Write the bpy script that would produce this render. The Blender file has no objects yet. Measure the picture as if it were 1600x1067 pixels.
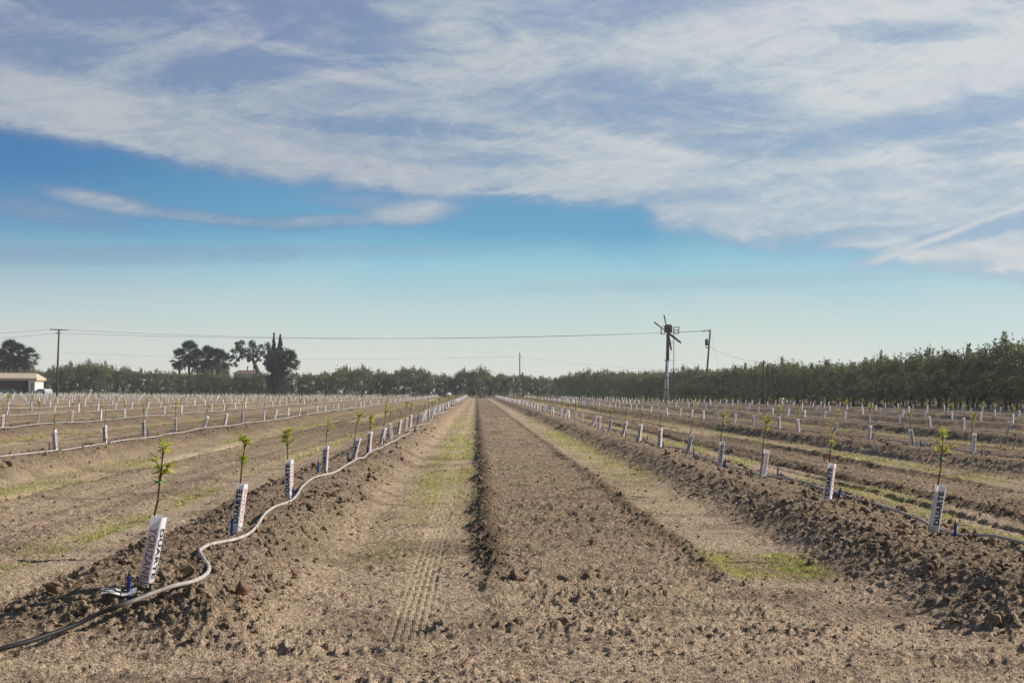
import bpy, math, random
import numpy as np
from mathutils import Vector, Matrix
R = math.radians
scene = bpy.context.scene
COL = scene.collection

# ------------------------------------------------------------------ camera
FPX = 2350.0                       # focal length in photograph pixels (1600 wide)
cam_d = bpy.data.cameras.new("camera")
cam_d.sensor_width = 36.0
cam_d.lens = FPX / 1600 * 36
cam_d.clip_start = 0.1
cam_d.clip_end = 9000
cam = bpy.data.objects.new("camera", cam_d)
COL.objects.link(cam)
CAM = Vector((0.0, 0.0, 1.6))
rot = Matrix.Rotation(R(-1.34), 4, 'Z') @ Matrix.Rotation(R(90 + 1.9), 4, 'X') @ Matrix.Rotation(R(0.39), 4, 'Z')
cam.matrix_world = Matrix.Translation(CAM) @ rot
scene.camera = cam
RINV = rot.to_3x3().inverted()

def project(x, y, z):
    p = RINV @ (Vector((x, y, z)) - CAM)
    if p.z > -0.1:
        return (-9999, -9999)
    return (800 + FPX * p.x / -p.z, 533.5 - FPX * p.y / -p.z)

def at(px, py, Y):
    """world point at distance Y along the field that is seen at a photograph pixel"""
    d = rot.to_3x3() @ Vector(((px - 800) / FPX, -(py - 533.5) / FPX, -1.0))
    return CAM + d * (Y / d.y)

# ------------------------------------------------------------------ view / exposure
scene.render.engine = 'CYCLES'
scene.view_settings.view_transform = 'Standard'
scene.view_settings.look = 'None'
scene.view_settings.gamma = 1.0
scene.view_settings.exposure = 0.38
scene.view_settings.use_curve_mapping = False

# ------------------------------------------------------------------ sun
SUN_AZ, SUN_EL = 85.0, 31.0        # degrees right of the rows, degrees up
sd = Vector((math.sin(R(SUN_AZ)) * math.cos(R(SUN_EL)), math.cos(R(SUN_AZ)) * math.cos(R(SUN_EL)), math.sin(R(SUN_EL))))
sun_d = bpy.data.lights.new("sun", 'SUN')
sun_d.energy = 5.0
sun_d.angle = R(0.5)
sun_d.color = (1.0, 0.91, 0.80)
sun = bpy.data.objects.new("sun", sun_d)
sun.rotation_euler = sd.to_track_quat('Z', 'Y').to_euler()
sun.location = (30, 10, 40)
COL.objects.link(sun)

# ------------------------------------------------------------------ sky
class NT:
    """tiny wrapper to write node maths as expressions"""
    def __init__(s, tree): s.t = tree; s.n = tree.nodes; s.l = tree.links
    def put(s, sock, v):
        if isinstance(v, (int, float)): sock.default_value = v
        elif isinstance(v, (tuple, list)): sock.default_value = v
        else: s.l.new(v, sock)
    def m(s, op, a, b=0.0, c=0.0, clamp=False):
        n = s.n.new('ShaderNodeMath'); n.operation = op; n.use_clamp = clamp
        s.put(n.inputs[0], a); s.put(n.inputs[1], b); s.put(n.inputs[2], c)
        return n.outputs[0]
    def add(s, a, b): return s.m('ADD', a, b)
    def sub(s, a, b): return s.m('SUBTRACT', a, b)
    def mul(s, a, b): return s.m('MULTIPLY', a, b)
    def smooth(s, v, a, b, lo=0.0, hi=1.0):
        n = s.n.new('ShaderNodeMapRange'); n.interpolation_type = 'SMOOTHSTEP'
        s.put(n.inputs[0], v); s.put(n.inputs[1], a); s.put(n.inputs[2], b); s.put(n.inputs[3], lo); s.put(n.inputs[4], hi)
        return n.outputs[0]
    def lin(s, v, a, b, lo=0.0, hi=1.0):
        n = s.n.new('ShaderNodeMapRange')
        s.put(n.inputs[0], v); s.put(n.inputs[1], a); s.put(n.inputs[2], b); s.put(n.inputs[3], lo); s.put(n.inputs[4], hi)
        return n.outputs[0]
    def mix(s, f, a, b, mode='MIX'):
        n = s.n.new('ShaderNodeMix'); n.data_type = 'RGBA'; n.blend_type = mode
        s.put(n.inputs['Factor'], f) if False else s.put(n.inputs[0], f)
        for sock, v in ((n.inputs[6], a), (n.inputs[7], b)):
            s.put(sock, (v[0], v[1], v[2], 1.0) if isinstance(v, (tuple, list)) else v)
        return n.outputs[2]
    def ramp(s, f, stops, interp='LINEAR'):
        n = s.n.new('ShaderNodeValToRGB'); cr = n.color_ramp; cr.interpolation = interp
        while len(cr.elements) < len(stops): cr.elements.new(0.5)
        for e, (p, c) in zip(cr.elements, stops):
            e.position = p; e.color = (c[0], c[1], c[2], 1.0)
        s.put(n.inputs[0], f)
        return n.outputs[0]
    def noise(s, vec, scale, detail=4, rough=0.55, dist=0.0, dim='3D'):
        n = s.n.new('ShaderNodeTexNoise'); n.noise_dimensions = dim
        s.put(n.inputs['Vector'], vec); n.inputs['Scale'].default_value = scale
        n.inputs['Detail'].default_value = detail; n.inputs['Roughness'].default_value = rough
        n.inputs['Distortion'].default_value = dist
        return n.outputs[0]
    def vec(s, x, y, z=0.0):
        n = s.n.new('ShaderNodeCombineXYZ')
        s.put(n.inputs[0], x); s.put(n.inputs[1], y); s.put(n.inputs[2], z)
        return n.outputs[0]

def srgb(r, g, b):
    f = lambda c: (c / 255 / 12.92) if c / 255 <= 0.04045 else ((c / 255 + 0.055) / 1.055) ** 2.4
    return (f(r), f(g), f(b))

def build_world():
    w = bpy.data.worlds.new("World"); scene.world = w; w.use_nodes = True
    w.node_tree.nodes.clear()
    t = NT(w.node_tree)
    tc = t.n.new('ShaderNodeTexCoord')
    sep = t.n.new('ShaderNodeSeparateXYZ'); t.l.new(tc.outputs['Generated'], sep.inputs[0])
    x, y, z = sep.outputs
    K = 180 / math.pi
    AZ = t.mul(t.m('ARCTAN2', x, y), K)          # degrees to the right of +Y
    EL = t.mul(t.m('ARCSINE', z), K)             # degrees above the horizon
    # streaky coordinates: cirrus is drawn out along one direction and fans a little
    def streak(sx, sy, ang, ox=0.0, oy=0.0):
        c, s_ = math.cos(R(ang)), math.sin(R(ang))
        a = t.add(t.mul(AZ, c), t.mul(EL, s_)); b = t.sub(t.mul(EL, c), t.mul(AZ, s_))
        return t.vec(t.add(t.mul(a, sx), ox), t.add(t.mul(b, sy), oy), 0.0)
    n_big = t.noise(streak(0.10, 0.26, -6, 3.1, 1.7), 1.0, 5, 0.55, 0.8)
    n_mid = t.noise(streak(0.20, 0.62, 6, 7.3, 2.9), 1.0, 9, 0.66, 2.2)
    n_mid2 = t.noise(streak(0.2, 0.6, -13, 1.3, 8.2), 1.0, 9, 0.66, 1.8)
    n_fine = t.add(t.noise(streak(0.8, 3.6, 9, 4.4, 5.5), 1.0, 10, 0.74, 0.9), t.mul(t.sub(t.noise(streak(6, 13, 4, 1.4, 3.5), 1.0, 8, 0.75, 0.5), 0.5), 0.55))
    n_lump = t.noise(streak(0.35, 0.55, 0, 9.0, 4.0), 1.0, 9, 0.66, 0.4)
    D = lambda px: math.degrees(math.atan((px - 745) / FPX))
    E = lambda px, py: math.degrees(math.atan((611 + (px - 800) * .0069 - py) / FPX * math.cos(R(D(px)))))
    # --- lower edge of the cloud sheet against azimuth
    edge_pts = [(-400, 150), (-200, 190), (0, 214), (130, 236), (260, 266), (440, 297), (560, 306), (690, 322), (760, 318), (900, 332), (990, 338), (1040, 366),
                (1200, 392), (1330, 404), (1400, 424), (1600, 446), (1900, 470), (2300, 450)]
    a0, a1 = -30.0, 36.0
    n = t.n.new('ShaderNodeFloatCurve')
    cm = n.mapping; c = cm.curves[0]
    pts = [((D(px) - a0) / (a1 - a0), E(px, py) / 20.0) for px, py in edge_pts]
    c.points[0].location = (0.0, pts[0][1]); c.points[1].location = (1.0, pts[-1][1])
    for p in pts: c.points.new(*p)
    cm.update()
    t.put(n.inputs['Value'], t.lin(AZ, a0, a1))
    edge = t.mul(n.outputs[0], 20.0)
    warp = t.add(t.mul(t.sub(n_mid, 0.5), 1.0), t.mul(t.sub(n_lump, 0.5), 0.9))
    above = t.add(t.sub(EL, edge), warp)
    sheet = t.smooth(above, -0.18, 0.75)
    # thin veil holes and bright banks inside the sheet
    def blob(px, py, rx, ry, ang=0.0):
        ca, ce = D(px), E(px, py); k = K / FPX
        cs, sn = math.cos(R(ang)), math.sin(R(ang))
        dx, dy = t.sub(AZ, ca), t.sub(EL, ce)
        u = t.mul(t.add(t.mul(dx, cs), t.mul(dy, sn)), 1 / (rx * k)); v = t.mul(t.sub(t.mul(dy, cs), t.mul(dx, sn)), 1 / (ry * k))
        r2 = t.add(t.mul(u, u), t.mul(v, v))
        r2 = t.add(r2, t.mul(t.sub(n_lump, 0.5), 1.5)); r2 = t.add(r2, t.mul(t.sub(n_mid, 0.5), 1.6))
        return t.smooth(r2, 0.0, 1.9, 1.0, 0.0)
    def total(lst):
        acc = None
        for a in lst:
            wgt, b = a[0], blob(*a[1:])
            b = t.mul(b, wgt); acc = b if acc is None else t.m('MAXIMUM', acc, b)
        return acc
    holes = total([(0.95, 335, 108, 150, 30, 8), (0.85, 520, 45, 170, 42, -10), (0.8, 200, 10, 170, 30, 4), (0.75, 600, 196, 210, 15, -3), (0.5, 40, 60, 130, 45),
                   (0.6, 1010, 160, 200, 45, -4), (0.6, 1190, 222, 150, 20, -3), (0.5, 900, 20, 220, 26, 6), (0.6, 1425, 42, 160, 15, -3), (0.9, 1520, 170, 170, 26, 8),
                   (0.55, 1580, 215, 120, 18), (1.0, 1560, 352, 200, 13, 12), (0.5, 1330, 280, 210, 20, 5), (0.6, 1290, 370, 150, 12, 4), (0.6, 790, 250, 90, 12), (0.5, 1120, 300, 120, 12, 4)])
    banks = total([(0.75, 180, 200, 330, 52, -12), (0.55, 420, 245, 260, 30, -12), (0.75, 600, 265, 180, 16, -8), (0.55, 900, 250, 200, 60, 4), (1.0, 1480, 110, 230, 62, 4),
                   (0.8, 1280, 30, 330, 40, 6), (0.9, 1580, 90, 120, 70), (0.7, 460, 78, 110, 9, -5), (0.7, 540, 120, 120, 8, -8), (0.6, 760, 60, 160, 60, 10), (0.75, 1430, 250, 290, 40, 8),
                   (0.9, 1540, 405, 200, 28, -5), (0.6, 1100, 370, 130, 14, -10), (0.5, 760, 300, 150, 18)])
    # --- separate wisps under the sheet: long one on the left, contrail on the right
    wisps = total([(0.95, 160, 316, 95, 15, -9), (0.75, 300, 338, 170, 9, -5), (1.0, 640, 329, 85, 22, 6), (0.7, 520, 344, 170, 11, 3), (0.6, 590, 318, 110, 16, -4), (0.5, 60, 330, 130, 20, -8),
                   (0.35, 200, 400, 500, 14, 2), (0.3, 1150, 440, 300, 10, 2)])
    trail_ang = 20.0
    ca, ce = D(1480), E(1480, 366); cs, sn = math.cos(R(trail_ang)), math.sin(R(trail_ang))
    dx, dy = t.sub(AZ, ca), t.sub(EL, ce)
    tu = t.add(t.mul(dx, cs), t.mul(dy, sn)); tv = t.sub(t.mul(dy, cs), t.mul(dx, sn))
    tvw = t.add(tv, t.mul(t.sub(n_lump, 0.5), 0.35))
    trail = t.mul(t.smooth(t.m('ABSOLUTE', tvw), 0.02, 0.42, 1.0, 0.0), t.mul(t.smooth(tu, -4.3, -2.2), t.smooth(tu, 6.0, 9.0, 1.0, 0.0)))
    # density
    tex = t.add(t.mul(t.sub(n_mid, 0.5), 1.5), t.mul(t.sub(n_mid2, 0.5), 1.2))
    tex = t.add(tex, t.mul(t.sub(n_fine, 0.5), 0.6)); tex = t.add(tex, t.mul(t.sub(n_big, 0.5), 0.7))
    dens = t.add(t.add(0.76, t.mul(tex, 0.36)), t.sub(t.mul(banks, 0.20), t.mul(holes, 0.30)))
    dens = t.m('MINIMUM', t.m('MAXIMUM', dens, 0.52), 1.0)
    dens = t.mul(dens, sheet)
    wd = t.mul(wisps, t.lin(t.add(n_mid, t.mul(t.sub(n_fine, .5), .4)), 0.25, 0.7, 0.35, 1.0))
    dens = t.m('MAXIMUM', dens, t.m('MINIMUM', t.mul(wd, 1.08), 0.9))
    dens = t.m('MAXIMUM', dens, t.mul(trail, 0.88))
    # --- clear sky
    sky = t.n.new('ShaderNodeTexSky'); sky.sky_type = 'NISHITA'; sky.sun_disc = False
    sky.sun_elevation = R(SUN_EL); sky.sun_rotation = R(SUN_AZ); sky.air_density = 1.0; sky.dust_density = 1.2; sky.ozone_density = 2.0
    nish = t.mix(1.0, sky.outputs[0], (0.09, 0.09, 0.09), 'MULTIPLY')
    band = t.ramp(t.lin(t.add(EL, t.mul(t.sub(n_big, .5), 1.2)), 0.0, 16.0), [(0.0, srgb(230, 229, 214)), (0.10, srgb(212, 220, 211)), (0.20, srgb(187, 211, 212)), (0.30, srgb(150, 197, 214)),
                     (0.38, srgb(108, 166, 199)), (0.6, srgb(82, 138, 182)), (1.0, srgb(84, 118, 172))])
    leftish = t.smooth(AZ, -5.0, -19.0)
    band = t.mix(t.mul(leftish, t.smooth(EL, 0.5, 5.0, 0.55, 0.75)), band, t.ramp(t.lin(EL, 0.0, 16.0), [(0.0, srgb(226, 224, 214)), (0.12, srgb(207, 211, 207)), (0.22, srgb(178, 196, 204)), (0.36, srgb(112, 157, 190)),
                     (0.5, srgb(72, 122, 174)), (1.0, srgb(92, 112, 160))]))
    rightish = t.smooth(AZ, 6.0, 22.0)
    band = t.mix(t.mul(rightish, 0.35), band, t.mix(t.smooth(EL, 2.0, 9.0), srgb(205, 226, 226), srgb(120, 170, 220)))
    clear = t.mix(t.smooth(EL, 17.0, 42.0), band, nish)
    # --- cloud colour: grey lavender where thin, warm white where thick, brighter towards the sun
    bright = t.lin(dens, 0.25, 1.0, 0.0, 1.0)
    bright = t.add(bright, t.add(t.mul(t.sub(n_fine, .5), .35), t.mul(t.sub(n_lump, .5), .45)))
    bright = t.m('MINIMUM', t.m('MAXIMUM', bright, 0.0), 1.0)
    c_left = t.ramp(bright, [(0.0, srgb(124, 140, 172)), (0.45, srgb(150, 163, 184)), (1.0, srgb(182, 190, 196))])
    c_right = t.ramp(bright, [(0.0, srgb(160, 179, 202)), (0.5, srgb(180, 192, 205)), (1.0, srgb(208, 214, 215))])
    sunward = t.smooth(AZ, -12.0, 17.0)
    cc = t.mix(sunward, c_left, c_right)
    lav = t.noise(streak(0.10, 0.22, 10, 21.0, 13.0), 1.0, 3, 0.5, 0.5)
    cc = t.mix(t.mul(t.smooth(lav, 0.45, 0.72), t.mul(t.smooth(EL, 6.0, 12.0), 0.32)), cc, t.mix(sunward, srgb(140, 138, 180), srgb(190, 190, 222)))
    col = t.mix(t.m('MINIMUM', t.mul(dens, 1.12), 1.0), clear, cc)
    away = t.m('MAXIMUM', t.smooth(EL, 17.5, 34.0), t.smooth(t.m('ABSOLUTE', AZ), 32.0, 65.0))
    deep = t.ramp(t.lin(EL, 0.0, 60.0), [(0.0, srgb(176, 190, 194)), (0.2, srgb(104, 144, 184)), (1.0, srgb(60, 96, 150))])
    col = t.mix(t.mul(away, 0.8), col, t.mix(1.0, t.mix(0.35, deep, nish), (0.6, 0.6, 0.6), 'MULTIPLY'))
    below = t.smooth(EL, -0.3, -3.0)
    col = t.mix(below, col, (0.20, 0.17, 0.14))
    bg = t.n.new('ShaderNodeBackground'); t.l.new(col, bg.inputs[0]); bg.inputs[1].default_value = 0.78
    out = t.n.new('ShaderNodeOutputWorld'); t.l.new(bg.outputs[0], out.inputs[0])
    w.cycles.sampling_method = 'MANUAL'; w.cycles.sample_map_resolution = 1024
build_world()

# ------------------------------------------------------------------ helpers
def tag(o, label=None, cat=None, group=None, kind=None):
    if label: o['label'] = label
    if cat: o['category'] = cat
    if group: o['group'] = group
    if kind: o['kind'] = kind
    return o

def empty(name, loc=(0, 0, 0)):
    o = bpy.data.objects.new(name, None); o.empty_display_size = 0.2
    o.location = loc; COL.objects.link(o); return o

def npmesh(name, V, F, mat=None, smooth=False):
    V = np.asarray(V, dtype=np.float32); F = np.asarray(F, dtype=np.int32)
    me = bpy.data.meshes.new(name)
    me.vertices.add(len(V)); me.vertices.foreach_set("co", V.ravel())
    k = F.shape[1]
    me.loops.add(F.size); me.loops.foreach_set("vertex_index", F.ravel())
    me.polygons.add(len(F)); me.polygons.foreach_set("loop_start", np.arange(0, F.size, k, dtype=np.int32))
    try: me.polygons.foreach_set("loop_total", np.full(len(F), k, dtype=np.int32))
    except Exception: pass
    if smooth: me.polygons.foreach_set("use_smooth", np.ones(len(F), dtype=bool))
    me.update(calc_edges=True)
    if mat: me.materials.append(mat)
    return me

def link(name, me, parent=None, loc=(0, 0, 0)):
    o = bpy.data.objects.new(name, me); o.location = loc; COL.objects.link(o)
    if parent is not None: o.parent = parent
    return o

class MB:
    """collects quads / triangles, builds one mesh object"""
    def __init__(s): s.v = []; s.f = []; s.sm = []
    def face(s, pts, smooth=False):
        b = len(s.v); s.v += [tuple(p) for p in pts]; s.f.append(tuple(range(b, b + len(pts)))); s.sm.append(smooth)
    def box(s, c, size, M=None, bev=0.0):
        hx, hy, hz = size[0] / 2, size[1] / 2, size[2] / 2
        b = len(s.v)
        for p in ((-hx, -hy, -hz), (hx, -hy, -hz), (hx, hy, -hz), (-hx, hy, -hz), (-hx, -hy, hz), (hx, -hy, hz), (hx, hy, hz), (-hx, hy, hz)):
            q = Vector(p)
            if M is not None: q = M @ q
            s.v.append(tuple(q + Vector(c)))
        for f in ((3, 2, 1, 0), (4, 5, 6, 7), (0, 1, 5, 4), (1, 2, 6, 5), (2, 3, 7, 6), (3, 0, 4, 7)):
            s.f.append(tuple(b + i for i in f)); s.sm.append(False)
    def beam(s, a, b_, w, h):
        a, b_ = Vector(a), Vector(b_); d = b_ - a
        q = d.to_track_quat('Z', 'Y').to_matrix()
        s.box((a + b_) / 2, (w, h, d.length), q)
    def tube(s, pts, rad, n=8, caps=True, smooth=True):
        pts = [Vector(p) for p in pts]
        if not isinstance(rad, (list, tuple)): rad = [rad] * len(pts)
        b = len(s.v); up = Vector((0, 0, 1)); prev = None
        for i, p in enumerate(pts):
            d = (pts[min(i + 1, len(pts) - 1)] - pts[max(i - 1, 0)]).normalized()
            if prev is None:
                ax = d.cross(up)
                if ax.length < 1e-3: ax = d.cross(Vector((1, 0, 0)))
                ax.normalize()
            else:
                ax = prev - d * prev.dot(d); ax.normalize()
            prev = ax; ay = d.cross(ax)
            for k in range(n):
                a = 2 * math.pi * k / n
                s.v.append(tuple(p + (ax * math.cos(a) + ay * math.sin(a)) * rad[i]))
        for i in range(len(pts) - 1):
            for k in range(n):
                k2 = (k + 1) % n
                s.f.append((b + i * n + k, b + i * n + k2, b + (i + 1) * n + k2, b + (i + 1) * n + k)); s.sm.append(smooth)
        if caps:
            s.f.append(tuple(b + k for k in range(n))[::-1]); s.sm.append(False)
            e = b + (len(pts) - 1) * n
            s.f.append(tuple(e + k for k in range(n))); s.sm.append(False)
    def mesh(s, name, mat):
        me = bpy.data.meshes.new(name); me.from_pydata(s.v, [], s.f)
        me.polygons.foreach_set("use_smooth", s.sm); me.update()
        me.materials.append(mat); return me
    def build(s, name, mat, parent=None, loc=(0, 0, 0)):
        return link(name, s.mesh(name, mat), parent, loc)

def plain(name, col, rough=0.6, metal=0.0, var=0.12, vscale=6.0, bump=0.0, bscale=60.0, trans=0.0, spec=0.5, island=0.0, dirt=False):
    m = bpy.data.materials.new(name); m.use_nodes = True; t = NT(m.node_tree)
    p = t.n['Principled BSDF']
    tc = t.n.new('ShaderNodeTexCoord')
    nz = t.noise(tc.outputs['Object'], vscale, 5, 0.6)
    f = t.lin(nz, 0.25, 0.75, 1 - var, 1 + var)
    c = t.mix(1.0, col, t.vec(f, f, f), 'MULTIPLY')
    if island:
        g = t.n.new('ShaderNodeNewGeometry')
        fi = t.lin(g.outputs['Random Per Island'], 0.0, 1.0, 1 - island, 1 + island)
        c = t.mix(1.0, c, t.vec(fi, fi, t.mul(fi, 0.95)), 'MULTIPLY')
    t.l.new(c, p.inputs['Base Color'])
    p.inputs['Roughness'].default_value = rough; p.inputs['Metallic'].default_value = metal
    p.inputs['Specular IOR Level'].default_value = spec
    if bump:
        b = t.n.new('ShaderNodeBump'); b.inputs['Strength'].default_value = bump; b.inputs['Distance'].default_value = 0.01
        t.l.new(t.noise(tc.outputs['Object'], bscale, 4, 0.6), b.inputs['Height']); t.l.new(b.outputs[0], p.inputs['Normal'])
    if dirt:
        sp = t.n.new('ShaderNodeSeparateXYZ'); t.l.new(tc.outputs['Object'], sp.inputs[0])
        dm = t.mul(t.smooth(t.add(sp.outputs[2], t.mul(t.sub(nz, .5), .16)), 0.07, -.02), .7)
        dm = t.m('MAXIMUM', dm, t.mul(t.smooth(t.noise(tc.outputs['Object'], 40, 4, .7), .60, .75), .15))
        c = t.mix(dm, c, srgb(150, 130, 108)); t.l.new(c, p.inputs['Base Color'])
    if trans:
        tr = t.n.new('ShaderNodeBsdfTranslucent'); t.l.new(c, tr.inputs[0])
        mx = t.n.new('ShaderNodeMixShader'); mx.inputs[0].default_value = trans
        t.l.new(p.outputs[0], mx.inputs[1]); t.l.new(tr.outputs[0], mx.inputs[2])
        t.l.new(mx.outputs[0], t.n['Material Output'].inputs[0])
    return m

# ------------------------------------------------------------------ field relief
ROW0, PITCH = -2.30, 6.67
CREST = 0.27
def ss(a, b, x):
    t = np.clip((x - a) / (b - a), 0, 1); return t * t * (3 - 2 * t)
def h2(ix, iy, seed):
    n = (ix.astype(np.int64) * 374761393 + iy.astype(np.int64) * 668265263 + seed * 2147483647) & 0xffffffff
    n = ((n ^ (n >> 13)) * 1274126177) & 0xffffffff
    n = ((n ^ (n >> 16)) * 2246822519) & 0xffffffff
    return ((n ^ (n >> 15)) & 0xffffff) / float(0x1000000)
def vn(x, y, seed):
    ix, iy = np.floor(x), np.floor(y); fx, fy = x - ix, y - iy
    fx = fx * fx * (3 - 2 * fx); fy = fy * fy * (3 - 2 * fy)
    a, b, c, d = h2(ix, iy, seed), h2(ix + 1, iy, seed), h2(ix, iy + 1, seed), h2(ix + 1, iy + 1, seed)
    return (a + (b - a) * fx) * (1 - fy) + (c + (d - c) * fx) * fy - 0.5
def fbm(x, y, seed, octv=4, g=0.5):
    s = 0; a = 1.0
    for i in range(octv):
        s = s + a * vn(x * 2 ** i, y * 2 ** i, seed + i); a *= g
    return s
def lumps(x, y, s, seed, p=0.6, sharp=0.5):
    """height of half-buried angular lumps, cell size s"""
    x = x + s * 0.55 * vn(x / s * 1.9, y / s * 1.9, seed + 50); y = y + s * 0.55 * vn(x / s * 1.9 + 17, y / s * 1.9, seed + 51)
    cx, cy = np.floor(x / s), np.floor(y / s); out = np.zeros_like(x)
    for i in (-1, 0, 1):
        for j in (-1, 0, 1):
            gx, gy = cx + i, cy + j
            r = s * (0.28 + 0.42 * h2(gx, gy, seed + 3))
            dx = (x - (gx + h2(gx, gy, seed)) * s); dy = (y - (gy + h2(gx, gy, seed + 1)) * s)
            a = h2(gx, gy, seed + 4) * 3.1416; ca, sa = np.cos(a), np.sin(a)
            d2 = ((dx * ca + dy * sa) / r) ** 2 + ((-dx * sa + dy * ca) / (r * 0.68)) ** 2
            hh = r * 0.75 * np.clip(1 - d2, 0, 1) ** sharp
            out = np.maximum(out, np.where(h2(gx, gy, seed + 2) < p, hh, 0))
    return out
def row_off(x):
    """signed offset from the nearest tree row, and offset 0..PITCH to the right of the row on the left"""
    u = np.mod(x - ROW0, PITCH)
    d = np.where(u > PITCH / 2, u - PITCH, u)
    return d, u
def zones(x, y):
    d, u = row_off(x)
    wob = 0.10 * vn(x * 0.3, y * 0.35, 11) + 0.05 * vn(x, y * 1.7, 12)
    infield = ss(9.35, 10.25, y + 0.55 * vn(x * 1.3, y * 0.5, 13)) * (1 - ss(352, 356, y))
    infield = infield * (1 - ss(0, 3, x - edge_x(y)))
    dl = d + wob
    berm = np.where(dl < 0, 1 - ss(0.30, 1.30, -dl), 1 - ss(0.34, 1.15, dl)) * infield
    uu = u + wob
    bed = ss(2.33, 2.46, uu) * (1 - ss(4.40, 4.56, uu)) * ss(10.0, 11.2, y) * infield
    lf = np.where(x < -3.4, 0.30 + 0.5 * ss(40, 90, y), 1.0)
    bed = bed * lf
    rim = lf * (np.exp(-((uu - 2.42) / 0.15) ** 2) * (1.0) + np.exp(-((uu - 4.48) / 0.13) ** 2) * 0.45) * ss(11.2, 14.5, y) * infield
    ditch = np.exp(-((y - 101 + 0.02 * x) / 0.6) ** 2) * ss(-9.5, -8.5, x) * (1 - ss(3.0, 3.6, x)) * (1 - 0.6 * np.clip(bed, 0, 1))
    return d, u, infield, berm, bed, rim, ditch
def edge_x(y):
    return np.interp(y, [0, 50, 134, 251, 352, 500], [64, 58, 47.5, 32.5, 15.5, 15.5])
def height(x, y):
    x = np.asarray(x, float); y = np.asarray(y, float)
    d, u, inf, berm, bed, rim, ditch = zones(x, y)
    slope = np.clip(berm * 1.6, 0, 1)
    h = CREST * berm * (1 + 0.30 * vn(x * 0.6, y * 0.55, 21)) + 0.05 * berm * vn(x * 1.4 + 0.8 * y, y * 1.5, 27) + 0.025 * bed + 0.06 * rim * (1.0 + 1.6 * vn(x * 2, y * 1.4, 22))
    h = h + 0.03 * fbm(x * 0.7, y * 0.5, 23, 3) + 0.012 * fbm(x * 5, y * 5, 24, 3) * 1.2
    # cross ripples on the worked strip and on the headland
    rip = vn(x * 0.9, y * 5.5, 31) + 0.6 * vn(x * 1.7 + 3, y * 12.0, 32)
    head = (1 - inf) * (y < 30)
    comb = vn(x * 2.6 + 0.7 * y, y * 17, 34) + 0.6 * vn(x * 5.5, y * 31, 35)
    h = h + comb * (0.050 * bed + 0.026 * head) * np.clip(22 / np.maximum(y, 1), 0.3, 1)
    thin = np.clip(vn(x * 0.45 + 9, y * 2.3, 33) * 2, -0.2, 1) ** 2 * np.sign(vn(x * 0.45 + 9, y * 2.3, 33))
    h = h + rip * (0.040 * bed + 0.040 * head + 0.020 * (1 - bed)) - 0.09 * thin * bed
    # turned clods
    L = lumps(x, y, 0.20, 40, 0.55); M = lumps(x, y, 0.09, 60, 0.7); S = lumps(x, y, 0.042, 80, 0.7)
    calm = 1 - 0.55 * np.exp(-((d + 0.15) / 0.55) ** 2)
    slope = slope * calm * np.where(d < -0.2, np.where(x < 0, 0.6, 0.72), 1.0) * (0.75 + 0.5 * ss(-0.2, 0.3, vn(x * 0.8, y * 0.5, 48)))
    big = 0.02 + 0.8 * slope + 0.35 * rim + 0.02 * bed
    patchy = ss(-0.15, 0.25, fbm(x * 0.9, y * 2.2, 44, 3))
    hb = head * ss(0.05, 0.4, fbm(x * 0.9, y * 2.2, 44, 3)) * 0.40
    flat = 0.15 + 0.85 * ss(-0.12, 0.25, fbm(x * 1.3, y * 3.0, 47, 3))
    h = h + 0.36 * L * np.clip(big + hb * 0.4, 0, 1) + 0.75 * M * np.clip((0.30 - 0.2 * head) * flat + 0.60 * slope + 1.0 * rim + 0.42 * bed * ss(-0.25, 0.2, vn(x * 0.9, y * 0.8, 62)) + hb, 0, 1.1) + S * ((0.75 - 0.35 * head) * flat + 0.6 * slope + 0.5 * bed + 0.35 * hb)
    crumb = vn(x * 23, y * 19, 49) + 0.55 * vn(x * 47, y * 41, 50)
    h = h + 0.026 * crumb * (0.5 + 0.5 * flat + 0.6 * slope)
    # shallow ruts left by earlier passes in the other alleys, and a band of clods where the passes start
    side = np.clip(((x < -3.4) | (x > 5.6)) * 1.0, 0, 1) * inf * (1 - slope)
    h = h + side * (0.10 * vn(x * 1.9, y * 0.05, 52) + 0.05 * vn(x * 4.5, y * 0.10, 53))
    band = np.exp(-((y - 10.15 - 0.25 * vn(x * 0.7, 0 * y, 54)) / 0.20) ** 2) * ss(-0.15, 0.2, vn(x * 1.3, y * 0.5, 55)) + np.exp(-((y - 9.35 - 0.3 * vn(x * 0.6 + 5, 0 * y, 56)) / 0.16) ** 2) * ss(0.0, 0.25, vn(x * 1.1 + 8, y * 0.5, 57))
    h = h + band * (0.22 * L + 0.55 * M + 0.6 * S)
    # compacted wheel lines
    for off, wd, dep in ((1.87, 0.13, 0.02), (5.05, 0.16, 0.012)):
        w = 1 - ss(wd * 0.85, wd * 1.35, np.abs(u - off + 0.02 * np.sin(y * 0.21)))
        w = w * inf * (0.95 if off < 3 else 0.55) * ss(-0.28, -0.02, vn(x * 0.1, y * 0.18, 71) + (0.4 if off < 3 else 0.0) * (y < 19))
        base = 0.03 * fbm(x * 0.7, y * 0.5, 23, 3) - dep
        w = w * ss(-0.42, -0.1, vn(x * 6, y * 3, 73) + vn(x * 14, y * 9, 74) * 0.6 + 0.25 - 0.5 * ss(0.6, 1.1, np.abs(u - off) / wd))
        lug = 0.020 * ss(0.45, 0.37, np.abs(np.mod((u - off) / 0.052, 1) - 0.5)) * (0.55 + 0.45 * ss(0.46, 0.34, np.abs(np.mod(y / 0.12 + 0.6 * np.floor((u - off) / 0.052), 1) - 0.5)))
        h = h * (1 - w) + (base + lug + S * 0.08) * w
    cut = crossmarks(x, y)
    h = h - 0.065 * cut * bed * ss(9, 12, y)
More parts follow.
